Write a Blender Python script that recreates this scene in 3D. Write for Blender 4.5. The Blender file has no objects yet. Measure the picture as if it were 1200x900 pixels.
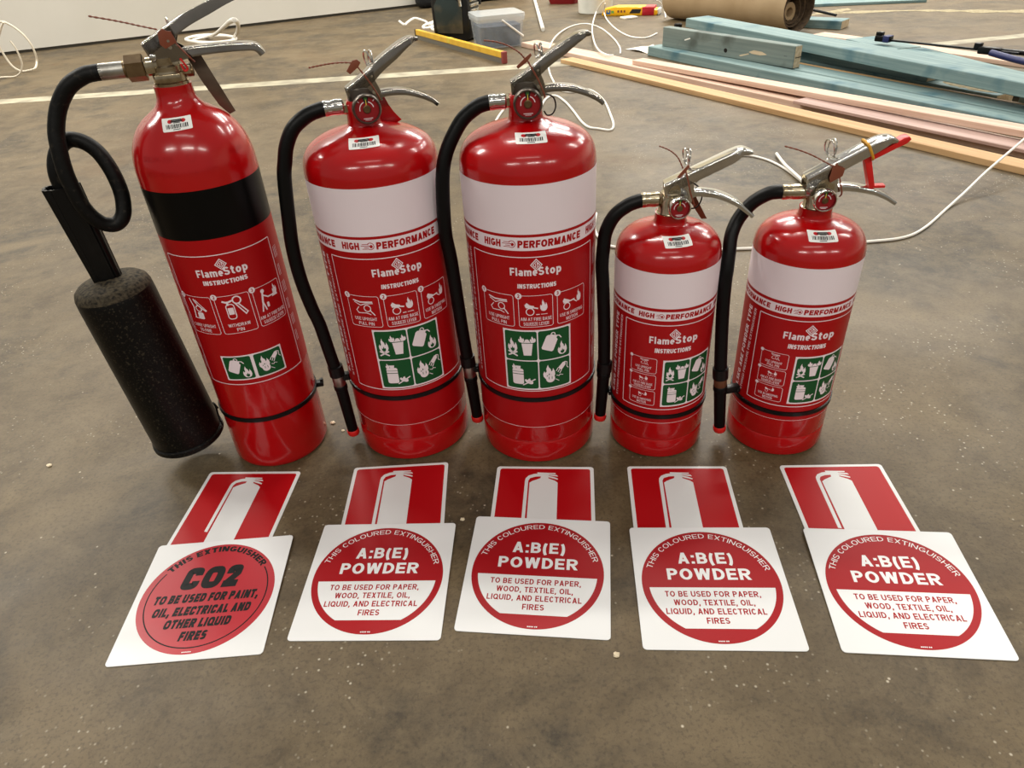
import bpy, bmesh, math, random
from mathutils import Vector, Matrix

random.seed(7)
SC = bpy.context.scene
COL = SC.collection
PI = math.pi
R = math.radians

# ------------------------------------------------------------------ camera
CAM_H, PITCH, ROLL, FPX = 0.7321, 0.6052, -0.0679, 820.67
cd = bpy.data.cameras.new('camera')
cam = bpy.data.objects.new('camera', cd)
COL.objects.link(cam)
cp, sp = math.cos(PITCH), math.sin(PITCH)
fw = Vector((0, cp, -sp)); rt = Vector((1, 0, 0)); up = Vector((0, sp, cp))
rt, up = math.cos(ROLL) * rt + math.sin(ROLL) * up, -math.sin(ROLL) * rt + math.cos(ROLL) * up
cam.matrix_world = Matrix(((rt.x, up.x, -fw.x, 0), (rt.y, up.y, -fw.y, 0), (rt.z, up.z, -fw.z, CAM_H), (0, 0, 0, 1)))
cd.sensor_width = 36.0
cd.lens = FPX / 1200 * 36.0
cd.clip_start = 0.02
SC.camera = cam

# ------------------------------------------------------------------ world and lights
w = bpy.data.worlds.new('world'); SC.world = w
w.use_nodes = True
bg = w.node_tree.nodes['Background']
bg.inputs[0].default_value = (1.0, 0.95, 0.87, 1)
bg.inputs[1].default_value = 0.30
SC.view_settings.view_transform = 'Standard'
SC.view_settings.look = 'None'
SC.view_settings.gamma = 1.0
SC.view_settings.use_curve_mapping = False
SC.view_settings.exposure = 0.0


def area_light(x, y, z, sx, sy, power, col=(1.0, 0.96, 0.885)):
    d = bpy.data.lights.new('ceiling_batten', 'AREA')
    d.shape = 'RECTANGLE'; d.size = sx; d.size_y = sy; d.energy = power; d.color = col
    o = bpy.data.objects.new('ceiling_batten', d)
    o.location = (x, y, z)
    COL.objects.link(o)


# rows of ceiling battens of the warehouse, about 4.6 m up
for (lx, ly, pw) in ((-3.0, -4.4, 140), (0.9, -4.4, 150), (4.6, -4.4, 130),
                     (0.0, -1.2, 16),
                     (-4.6, 3.4, 250), (0.3, 3.4, 100), (4.6, 3.4, 90),
                     (-3.0, 6.0, 230), (2.2, 6.6, 220), (6.0, 6.6, 170),
                     (2.2, 9.6, 260), (6.0, 9.6, 200), (-2.0, 9.6, 260)):
    area_light(lx, ly, 4.6, 2.4, 0.16, pw)


# ------------------------------------------------------------------ materials
def lin(c):
    return tuple((v / 255 / 12.92) if v / 255 <= 0.04045 else ((v / 255 + 0.055) / 1.055) ** 2.4 for v in c)


def mat(name, col, rough=0.5, metal=0.0, spec=0.5, coat=0.0, noise=None, bump=None, srgb=True, trans=0.0, ior=1.45, alpha=1.0, rvar=0.0):
    """noise: (scale, colour2, low, high); bump: (scale, strength)"""
    m = bpy.data.materials.new(name); m.use_nodes = True
    nt = m.node_tree; b = nt.nodes['Principled BSDF']
    c = lin(col) if srgb else col
    b.inputs['Base Color'].default_value = (*c, 1)
    b.inputs['Roughness'].default_value = rough
    b.inputs['Metallic'].default_value = metal
    b.inputs['Specular IOR Level'].default_value = spec
    b.inputs['Coat Weight'].default_value = coat
    b.inputs['Coat Roughness'].default_value = 0.08
    b.inputs['Transmission Weight'].default_value = trans
    b.inputs['IOR'].default_value = ior
    b.inputs['Alpha'].default_value = alpha
    tc = nt.nodes.new('ShaderNodeTexCoord')
    if noise:
        n = nt.nodes.new('ShaderNodeTexNoise'); n.inputs['Scale'].default_value = noise[0]
        n.inputs['Detail'].default_value = 6
        nt.links.new(tc.outputs['Object'], n.inputs['Vector'])
        mp = nt.nodes.new('ShaderNodeMapRange')
        mp.inputs[1].default_value = noise[2]; mp.inputs[2].default_value = noise[3]
        nt.links.new(n.outputs['Fac'], mp.inputs[0])
        mx = nt.nodes.new('ShaderNodeMix'); mx.data_type = 'RGBA'
        mx.inputs[6].default_value = (*c, 1)
        mx.inputs[7].default_value = (*(lin(noise[1]) if srgb else noise[1]), 1)
        nt.links.new(mp.outputs[0], mx.inputs[0])
        nt.links.new(mx.outputs[2], b.inputs['Base Color'])
        if rvar:
            mr = nt.nodes.new('ShaderNodeMapRange')
            mr.inputs[3].default_value = rough - rvar; mr.inputs[4].default_value = rough + rvar
            nt.links.new(n.outputs['Fac'], mr.inputs[0])
            nt.links.new(mr.outputs[0], b.inputs['Roughness'])
    if bump:
        n2 = nt.nodes.new('ShaderNodeTexNoise'); n2.inputs['Scale'].default_value = bump[0]
        n2.inputs['Detail'].default_value = 4
        nt.links.new(tc.outputs['Object'], n2.inputs['Vector'])
        bp = nt.nodes.new('ShaderNodeBump'); bp.inputs['Strength'].default_value = bump[1]
        bp.inputs['Distance'].default_value = 0.002
        nt.links.new(n2.outputs['Fac'], bp.inputs['Height'])
        nt.links.new(bp.outputs[0], b.inputs['Normal'])
    return m


def timber(name, c1, c2, axis_angle, rough=0.65, stain=None):
    """sawn timber: grain stretched along the board (boards are built along local X)"""
    m = mat(name, c1, rough)
    nt = m.node_tree; b = nt.nodes['Principled BSDF']
    tc = nt.nodes.new('ShaderNodeTexCoord'); mp = nt.nodes.new('ShaderNodeMapping')
    mp.inputs['Scale'].default_value = (1.2, 40, 40)
    nt.links.new(tc.outputs['Object'], mp.inputs['Vector'])
    n = nt.nodes.new('ShaderNodeTexNoise'); n.inputs['Scale'].default_value = 2.0; n.inputs['Detail'].default_value = 5
    nt.links.new(mp.outputs[0], n.inputs['Vector'])
    rp = nt.nodes.new('ShaderNodeMapRange'); rp.inputs[1].default_value = 0.35; rp.inputs[2].default_value = 0.7
    nt.links.new(n.outputs['Fac'], rp.inputs[0])
    mx = nt.nodes.new('ShaderNodeMix'); mx.data_type = 'RGBA'
    mx.inputs[6].default_value = (*lin(c1), 1); mx.inputs[7].default_value = (*lin(c2), 1)
    nt.links.new(rp.outputs[0], mx.inputs[0])
    out = mx.outputs[2]
    if stain:
        n3 = nt.nodes.new('ShaderNodeTexNoise'); n3.inputs['Scale'].default_value = 7.0; n3.inputs['Detail'].default_value = 3
        nt.links.new(tc.outputs['Object'], n3.inputs['Vector'])
        r3 = nt.nodes.new('ShaderNodeMapRange'); r3.inputs[1].default_value = 0.55; r3.inputs[2].default_value = 0.72
        nt.links.new(n3.outputs['Fac'], r3.inputs[0])
        m3 = nt.nodes.new('ShaderNodeMix'); m3.data_type = 'RGBA'
        nt.links.new(r3.outputs[0], m3.inputs[0]); nt.links.new(out, m3.inputs[6])
        m3.inputs[7].default_value = (*lin(stain), 1)
        out = m3.outputs[2]
    nt.links.new(out, b.inputs['Base Color'])
    return m


def concrete():
    m = mat('concrete_floor', (120, 108, 90), 0.5)
    nt = m.node_tree; b = nt.nodes['Principled BSDF']
    tc = nt.nodes.new('ShaderNodeTexCoord')

    def noise(scale, detail=6, rough=0.6, dist=0.0):
        n = nt.nodes.new('ShaderNodeTexNoise')
        n.inputs['Scale'].default_value = scale; n.inputs['Detail'].default_value = detail
        n.inputs['Roughness'].default_value = rough; n.inputs['Distortion'].default_value = dist
        nt.links.new(tc.outputs['Object'], n.inputs['Vector'])
        return n.outputs['Fac']

    def rng(src, a, c, lo=0.0, hi=1.0):
        r = nt.nodes.new('ShaderNodeMapRange')
        r.inputs[1].default_value = a; r.inputs[2].default_value = c
        r.inputs[3].default_value = lo; r.inputs[4].default_value = hi
        nt.links.new(src, r.inputs[0]); return r.outputs[0]

    def mix(f, a, c, mode='MIX'):
        x = nt.nodes.new('ShaderNodeMix'); x.data_type = 'RGBA'; x.blend_type = mode
        if hasattr(f, 'links'):
            nt.links.new(f, x.inputs[0])
        else:
            x.inputs[0].default_value = f
        for sock, v in ((6, a), (7, c)):
            if hasattr(v, 'links'):
                nt.links.new(v, x.inputs[sock])
            else:
                x.inputs[sock].default_value = (*v, 1)
        return x.outputs[2]

    base = mix(rng(noise(2.4, 7, 0.70, 0.6), 0.40, 0.60), (0.068, 0.048, 0.023), (0.142, 0.106, 0.058))
    base = mix(rng(noise(1.5, 6, 0.66, 1.0), 0.49, 0.58, 0, 0.9), base, (0.036, 0.028, 0.017))     # dark damp-looking blotches
    base = mix(rng(noise(1.2, 5, 0.6, 0.4), 0.53, 0.66, 0, 0.65), base, (0.108, 0.061, 0.021))     # rusty brown patches
    base = mix(rng(noise(8.0, 7, 0.74, 0.5), 0.47, 0.68, 0, 0.65), base, (0.200, 0.156, 0.092))    # pale dusty smears
    base = mix(rng(noise(22, 7, 0.8), 0.42, 0.62, 0, 0.6), base, (0.150, 0.115, 0.066))            # fine mottling
    base = mix(rng(noise(190, 3, 0.7), 0.50, 0.66, 0, 0.45), base, (0.032, 0.023, 0.013))
    base = mix(1.0, base, (0.92, 0.875, 0.79), 'MULTIPLY')
    # pale specks of plaster and dust
    v = nt.nodes.new('ShaderNodeTexVoronoi'); v.inputs['Scale'].default_value = 42
    nt.links.new(tc.outputs['Object'], v.inputs['Vector'])
    speck = rng(v.outputs['Distance'], 0.01, 0.09, 1.0, 0.0)
    gate = rng(noise(9, 2, 0.5), 0.52, 0.60)
    mu = nt.nodes.new('ShaderNodeMath'); mu.operation = 'MULTIPLY'
    nt.links.new(speck, mu.inputs[0]); nt.links.new(gate, mu.inputs[1])
    base = mix(mu.outputs[0], base, (0.62, 0.55, 0.42))
    v2 = nt.nodes.new('ShaderNodeTexVoronoi'); v2.inputs['Scale'].default_value = 95
    nt.links.new(tc.outputs['Object'], v2.inputs['Vector'])
    sp2 = rng(v2.outputs['Distance'], 0.05, 0.19, 1.0, 0.0)
    g2 = rng(noise(5, 3, 0.5), 0.50, 0.62)
    mu2 = nt.nodes.new('ShaderNodeMath'); mu2.operation = 'MULTIPLY'
    nt.links.new(sp2, mu2.inputs[0]); nt.links.new(g2, mu2.inputs[1])
    base = mix(mu2.outputs[0], base, (0.46, 0.41, 0.31))
    nt.links.new(base, b.inputs['Base Color'])
    nt.links.new(rng(noise(3.0, 5, 0.6, 0.5), 0.3, 0.7, 0.44, 0.60), b.inputs['Roughness'])
    b.inputs['Specular IOR Level'].default_value = 0.45
    bp = nt.nodes.new('ShaderNodeBump'); bp.inputs['Strength'].default_value = 0.12; bp.inputs['Distance'].default_value = 0.003
    nt.links.new(noise(60, 5, 0.7), bp.inputs['Height'])
    nt.links.new(bp.outputs[0], b.inputs['Normal'])
    return m


M = {}
M['concrete'] = concrete()
M['line_paint'] = mat('floor_line_paint', (172, 165, 142), 0.6, noise=(9, (140, 133, 114), 0.42, 0.62))
M['wall'] = mat('white_wall_paint', (223, 219, 208), 0.7, noise=(1.3, (214, 210, 198), 0.4, 0.7), bump=(40, 0.05))
M['dark_gap'] = mat('dark_wall_foot', (84, 80, 72), 0.9)
M['beige'] = mat('beige_panel', (205, 196, 170), 0.7)
M['red'] = mat('red_enamel', (170, 4, 8), 0.2, spec=0.5, coat=0.3, noise=(9, (162, 4, 8), 0.4, 0.7))
M['label_red'] = mat('red_label_film', (160, 9, 14), 0.36, spec=0.3)
M['label_white'] = mat('white_label_print', (229, 216, 221), 0.42, spec=0.35)
M['label_black'] = mat('black_label_film', (5, 5, 5), 0.3, spec=0.2)
M['label_green'] = mat('green_label_print', (8, 74, 34), 0.42, spec=0.35)
M['sticker'] = mat('white_sticker', (240, 240, 236), 0.4)
M['sticker_black'] = mat('sticker_black_print', (20, 18, 18), 0.5)
M['sticker_red'] = mat('sticker_red_print', (190, 20, 30), 0.5)
M['chrome'] = mat('chromed_steel', (212, 210, 205), 0.12, 1.0, noise=(30, (190, 188, 182), 0.4, 0.7))
M['dark_chrome'] = mat('dark_stainless_steel', (158, 153, 146), 0.11, 1.0, noise=(20, (136, 132, 126), 0.4, 0.7))
M['nickel'] = mat('nickel_plated_brass', (190, 178, 152), 0.22, 1.0, noise=(60, (150, 135, 108), 0.45, 0.7), bump=(120, 0.1))
M['brass'] = mat('dull_brass', (138, 116, 86), 0.32, 1.0, noise=(60, (110, 88, 64), 0.4, 0.7))
M['steel'] = mat('matt_zinc_steel', (176, 174, 166), 0.36, 1.0, noise=(80, (140, 136, 128), 0.4, 0.7))
M['rubber'] = mat('black_rubber_hose', (7, 7, 7), 0.42, spec=0.22, bump=(220, 0.12))
M['dusty_rubber'] = mat('dusty_black_rubber', (8, 8, 7), 0.5, spec=0.22, noise=(140, (62, 56, 46), 0.58, 0.84), bump=(220, 0.15))
M['plastic_black'] = mat('black_plastic', (8, 8, 8), 0.34, spec=0.3, noise=(70, (18, 17, 16), 0.5, 0.8))
M['horn'] = mat('black_horn_plastic', (6, 6, 6), 0.4, spec=0.25, noise=(330, (66, 60, 48), 0.57, 0.74), bump=(260, 0.12))
M['horn_dust'] = mat('dust_on_horn', (74, 66, 52), 0.8, spec=0.2, noise=(210, (30, 28, 24), 0.40, 0.66))
M['cap_red'] = mat('red_plastic_cap', (200, 28, 24), 0.4)
M['seal'] = mat('brown_plastic_seal', (124, 66, 46), 0.4)
M['gauge_red'] = mat('gauge_red_face', (136, 14, 22), 0.4)
M['gauge_dark'] = mat('gauge_dark_rim', (92, 84, 76), 0.3, 0.8)
M['gauge_green'] = mat('gauge_green_zone', (60, 110, 50), 0.5)
M['gauge_yellow'] = mat('gauge_yellow_mark', (215, 190, 70), 0.5)
M['glass'] = mat('clear_gauge_lens', (255, 255, 255), 0.03, trans=1.0, ior=1.2)
M['tag'] = mat('dull_metal_hook', (112, 98, 84), 0.4, 0.7, noise=(18, (84, 70, 58), 0.4, 0.7))
M['brown_tag'] = mat('brown_hook', (104, 66, 44), 0.45, 0.3)
M['yellow_band'] = mat('amber_rubber_band', (206, 150, 40), 0.4)
M['sign_white'] = mat('white_sign_face', (230, 231, 231), 0.40, spec=0.4, noise=(3, (223, 224, 223), 0.4, 0.7))
M['sign_red'] = mat('red_sign_ink', (174, 7, 16), 0.40, spec=0.25)
M['sign_deep'] = mat('deep_red_sign_ink', (158, 8, 18), 0.40, spec=0.25)
M['sign_rose'] = mat('rose_red_sign_ink', (176, 30, 42), 0.3, spec=0.4, bump=(60, 0.05))
M['sign_black'] = mat('black_sign_ink', (10, 8, 8), 0.45, spec=0.2)
M['blue_pine'] = timber('blue_green_treated_pine', (128, 150, 148), (98, 124, 126), 0, stain=(72, 108, 118))
M['dull_pine'] = timber('weathered_grey_green_pine', (118, 130, 124), (96, 110, 106), 0, stain=(78, 86, 80))
M['sawn'] = timber('sawn_end_grain', (206, 188, 158), (176, 156, 126), 0)
M['pink'] = timber('pink_primed_hardwood', (216, 188, 168), (190, 156, 136), 0)
M['mauve'] = timber('mauve_hardwood', (188, 160, 150), (160, 132, 122), 0)
M['tan'] = timber('tan_hardwood', (198, 162, 116), (174, 136, 92), 0)
M['cable'] = mat('white_cable_sheath', (238, 234, 224), 0.45)
M['thin_cable'] = mat('translucent_white_tube', (226, 216, 196), 0.35)
M['kraft'] = mat('brown_kraft_paper', (170, 146, 112), 0.7, noise=(5, (156, 132, 98), 0.4, 0.7))
M['kraft_dark'] = mat('kraft_edge_and_inner_shade', (96, 78, 58), 0.8, noise=(60, (70, 56, 42), 0.4, 0.65))  # darker kraft: cut edge, and shade inside the roll put into the colour
M['yellow'] = mat('yellow_anodised_aluminium', (226, 180, 58), 0.35, noise=(20, (210, 164, 48), 0.4, 0.7))
M['alu'] = mat('grey_aluminium', (120, 116, 106), 0.45, 0.4)
M['dull_red'] = mat('dull_red_end_cap', (140, 62, 58), 0.5)
M['case_black'] = mat('black_case_plastic', (20, 20, 20), 0.28)
M['case_smoke'] = mat('smoked_case_panel', (44, 54, 52), 0.2, noise=(5, (92, 84, 68), 0.42, 0.58))
M['clear_plastic'] = mat('cloudy_clear_plastic', (214, 220, 224), 0.2, alpha=0.30)
M['clear_rim'] = mat('cloudy_lid_plastic', (222, 226, 226), 0.25, alpha=0.5)
M['blue_grey'] = mat('blue_grey_fixings', (70, 84, 102), 0.6, noise=(25, (46, 58, 76), 0.4, 0.65))
M['bucket'] = mat('translucent_white_bucket', (228, 228, 218), 0.4, noise=(8, (205, 205, 194), 0.4, 0.7))
M['packet_yellow'] = mat('yellow_packet_film', (236, 176, 22), 0.3)
M['packet_red'] = mat('red_packet_film', (176, 24, 40), 0.3)
M['packet_blue'] = mat('blue_print', (44, 96, 150), 0.4)
M['packet_green'] = mat('green_print', (110, 160, 70), 0.4)
M['dark_red'] = mat('dark_red_tray', (132, 20, 26), 0.4)
M['grey_film'] = mat('grey_contents', (170, 166, 160), 0.5, noise=(14, (120, 112, 108), 0.4, 0.6))
M['bag'] = mat('black_bag_fabric', (20, 21, 24), 0.7, bump=(40, 0.4))
M['clamp_blue'] = mat('dark_blue_clamp_plastic', (38, 44, 92), 0.45)
M['sawdust'] = mat('pale_sawdust', (162, 152, 124), 0.95, noise=(60, (138, 126, 98), 0.4, 0.65), bump=(160, 0.6))
M['scrap'] = mat('crumpled_white_plastic', (228, 222, 208), 0.5, bump=(18, 0.5))
M['chip'] = mat('pale_plaster_chip', (222, 206, 176), 0.9)


# ------------------------------------------------------------------ mesh helpers
def obj(name, bm, mats, parent=None, scale=1.0, smooth=35, loc=None, rotz=0.0):
    if scale != 1.0:
        bmesh.ops.scale(bm, vec=(scale,) * 3, verts=bm.verts)
    me = bpy.data.meshes.new(name)
    bm.to_mesh(me); bm.free()
    if not isinstance(mats, (list, tuple)):
        mats = [mats]
    for m_ in mats:
        me.materials.append(M[m_] if isinstance(m_, str) else m_)
    if smooth:
        me.polygons.foreach_set('use_smooth', [True] * len(me.polygons))
        me.set_sharp_from_angle(angle=R(smooth))
    o = bpy.data.objects.new(name, me); COL.objects.link(o)
    if loc is not None:
        o.location = loc
    o.rotation_euler = (0, 0, rotz)
    if parent is not None:
        o.parent = parent
    return o


def thing(name, label, cat, loc=(0, 0, 0), rotz=0.0, group=None):
    o = bpy.data.objects.new(name, None); COL.objects.link(o)
    o.empty_display_size = 0.05
    o.location = loc; o.rotation_euler = (0, 0, rotz)
    return tag(o, label, cat, group)


def tag(o, label, cat, group=None, kind=None):
    o['label'] = label; o['category'] = cat
    if group:
        o['group'] = group
    if kind:
        o['kind'] = kind
    return o


def struct(o):
    o['kind'] = 'structure'
    return o


def new():
    return bmesh.new()


def setmat(faces, m):
    for f in faces:
        f.material_index = m


def box(bm, x0, x1, y0, y1, z0, z1, m=0, bev=0.0, seg=2, mx=None):
    r = bmesh.ops.create_cube(bm, size=1.0)
    vs = r['verts']
    for v in vs:
        v.co = Vector(((x0 + x1) / 2 + v.co.x * (x1 - x0), (y0 + y1) / 2 + v.co.y * (y1 - y0), (z0 + z1) / 2 + v.co.z * (z1 - z0)))
    fs = {f for v in vs for f in v.link_faces}
    setmat(fs, m)
    if mx is not None:
        bmesh.ops.transform(bm, matrix=mx, verts=vs)
    if bev > 0:
        es = {e for v in vs for e in v.link_edges}
        bmesh.ops.bevel(bm, geom=list(es), offset=bev, segments=seg, profile=0.5, affect='EDGES')


def ring_faces(bm, r0, r1, m):
    n = len(r0)
    for i in range(n):
        j = (i + 1) % n
        f = bm.faces.new((r0[i], r0[j], r1[j], r1[i])); f.material_index = m


def lathe(bm, prof, seg=64, m=0, mx=None, cap0=True, cap1=True, mfun=None):
    rings = []
    for (r, z) in prof:
        ring = []
        for i in range(seg):
            a = 2 * PI * i / seg
            p = Vector((r * math.cos(a), r * math.sin(a), z))
            if mx is not None:
                p = mx @ p
            ring.append(bm.verts.new(p))
        rings.append(ring)
    for k in range(len(rings) - 1):
        mm = mfun(k) if mfun else m
        ring_faces(bm, rings[k], rings[k + 1], mm)
    if cap0:
        f = bm.faces.new(list(reversed(rings[0]))); f.material_index = mfun(0) if mfun else m
    if cap1:
        f = bm.faces.new(rings[-1]); f.material_index = mfun(len(prof) - 2) if mfun else m


def axis_mx(p, d):
    """matrix putting the local Z axis along d at p"""
    q = Vector((0, 0, 1)).rotation_difference(Vector(d).normalized())
    return Matrix.Translation(Vector(p)) @ q.to_matrix().to_4x4()


def smooth_path(pts, n=8):
    P = [Vector(p) for p in pts]
    if len(P) < 3:
        return P
    out = []
    for i in range(len(P) - 1):
        p0 = P[max(i - 1, 0)]; p1 = P[i]; p2 = P[i + 1]; p3 = P[min(i + 2, len(P) - 1)]
        for k in range(n):
            t = k / n
            out.append(0.5 * ((2 * p1) + (p2 - p0) * t + (2 * p0 - 5 * p1 + 4 * p2 - p3) * t * t + (3 * p1 - p0 - 3 * p2 + p3) * t ** 3))
    out.append(P[-1])
    return out


def tube(bm, pts, r, seg=16, m=0, caps=True, n=8, closed=False, bead=None):
    P = smooth_path(pts, n) if n > 1 else [Vector(p) for p in pts]
    T = []
    for i in range(len(P)):
        a = P[max(i - 1, 0)]; b = P[min(i + 1, len(P) - 1)]
        T.append((b - a).normalized())
    ref = Vector((0, 0, 1)) if abs(T[0].z) < 0.9 else Vector((0, 1, 0))
    N = (ref - T[0] * ref.dot(T[0])).normalized()
    rings = []
    for i, p in enumerate(P):
        if i:
            N = (N - T[i] * N.dot(T[i])).normalized()
        B = T[i].cross(N)
        rr = r(i / (len(P) - 1)) if callable(r) else r
        if bead and i % 2:
            rr *= bead
        rings.append([bm.verts.new(p + N * (rr * math.cos(2 * PI * k / seg)) + B * (rr * math.sin(2 * PI * k / seg))) for k in range(seg)])
    for k in range(len(rings) - 1):
        ring_faces(bm, rings[k], rings[k + 1], m)
    if caps:
        f = bm.faces.new(list(reversed(rings[0]))); f.material_index = m
        f = bm.faces.new(rings[-1]); f.material_index = m


def torus(bm, c, ax, Rr, r, seg=40, s2=10, m=0):
    mx = axis_mx(c, ax)
    pts = [mx @ Vector((Rr * math.cos(2 * PI * i / seg), Rr * math.sin(2 * PI * i / seg), 0)) for i in range(seg)]
    cen = mx @ Vector((0, 0, 0)); zax = (mx.to_3x3() @ Vector((0, 0, 1)))
    rings = []
    for p in pts:
        u = (p - cen).normalized()
        rings.append([bm.verts.new(p + u * (r * math.cos(2 * PI * k / s2)) + zax * (r * math.sin(2 * PI * k / s2))) for k in range(s2)])
    for i in range(seg):
        ring_faces(bm, rings[i], rings[(i + 1) % seg], m)


def prism(bm, poly, y0, y1, m=0, mx=None, bev=0.0):
    """polygon in x,z extruded along y"""
    a = [Vector((p[0], y0, p[1])) for p in poly]; b = [Vector((p[0], y1, p[1])) for p in poly]
    if mx is not None:
        a = [mx @ v for v in a]; b = [mx @ v for v in b]
    va = [bm.verts.new(v) for v in a]; vb = [bm.verts.new(v) for v in b]
    n = len(va); fs = []
    fs.append(bm.faces.new(va)); fs.append(bm.faces.new(list(reversed(vb))))
    for i in range(n):
        j = (i + 1) % n
        fs.append(bm.faces.new((va[j], va[i], vb[i], vb[j])))
    setmat(fs, m)
    if bev > 0:
        es = {e for f in fs[:2] for e in f.edges}
        bmesh.ops.bevel(bm, geom=list(es), offset=bev, segments=2, profile=0.5, affect='EDGES')
    bmesh.ops.recalc_face_normals(bm, faces=bm.faces[:])


def channel(bm, path, hw, depth, t=1.6, m=0, n=6, flip=1):
    """folded steel strip following path (x,z); hw(s) half width in y, depth(s) flange depth; open on the side away from the normal"""
    P = smooth_path([(p[0], 0, p[1]) for p in path], n)
    L = len(P); rings = []
    for i, p in enumerate(P):
        s = i / (L - 1)
        tv = (P[min(i + 1, L - 1)] - P[max(i - 1, 0)]).normalized()
        nv = Vector((-tv.z, 0, tv.x)) * flip
        W, D = hw(s), depth(s)
        rc = min(2.6, D * 0.45, W * 0.45)
        prof = [(-W, -D)]
        for k in range(5):
            a = PI - k * PI / 8
            prof.append((-W + rc + rc * math.cos(a), -rc + rc * math.sin(a)))
        for k in range(5):
            a = PI / 2 - k * PI / 8
            prof.append((W - rc + rc * math.cos(a), -rc + rc * math.sin(a)))
        prof.append((W, -D)); prof.append((W - t, -D))
        prof += [(W - t, -min(t * 1.6, D * 0.8)), (W - t * 1.8, -t), (-W + t * 1.8, -t), (-W + t, -min(t * 1.6, D * 0.8))]
        prof.append((-W + t, -D))
        rings.append([bm.verts.new(p + nv * b + Vector((0, a, 0))) for a, b in prof])
    fs = []
    for k in range(L - 1):
        r0, r1 = rings[k], rings[k + 1]
        for i in range(len(r0)):
            j = (i + 1) % len(r0)
            fs.append(bm.faces.new((r0[i], r0[j], r1[j], r1[i])))
    fs.append(bm.faces.new(rings[0])); fs.append(bm.faces.new(list(reversed(rings[-1]))))
    setmat(fs, m)
    bmesh.ops.recalc_face_normals(bm, faces=fs)


# ------------------------------------------------------------------ flat graphics
# ------- lettering drawn as strokes
_SQ = [1.0]


def _arc(cx, cy, rx, ry, a0, a1, n=None):
    n = n or max(3, int(abs(a1 - a0) / 15))
    q = lambda v: math.copysign(abs(v) ** _SQ[0], v)
    return [(cx + rx * q(math.cos(R(a0 + (a1 - a0) * i / n))), cy + ry * q(math.sin(R(a0 + (a1 - a0) * i / n)))) for i in range(n + 1)]


GW = dict(A=.72, B=.66, C=.65, D=.69, E=.60, F=.56, G=.73, H=.69, J=.5, K=.68, L=.55, M=.82, N=.70, O=.76, P=.63, Q=.76, R=.69, S=.63, T=.62, U=.69, V=.68, W=.98, X=.68, Y=.68, Z=.62,
          a=.54, m=.86, e=.56, t=.36, o=.58, p=.57)


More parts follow.
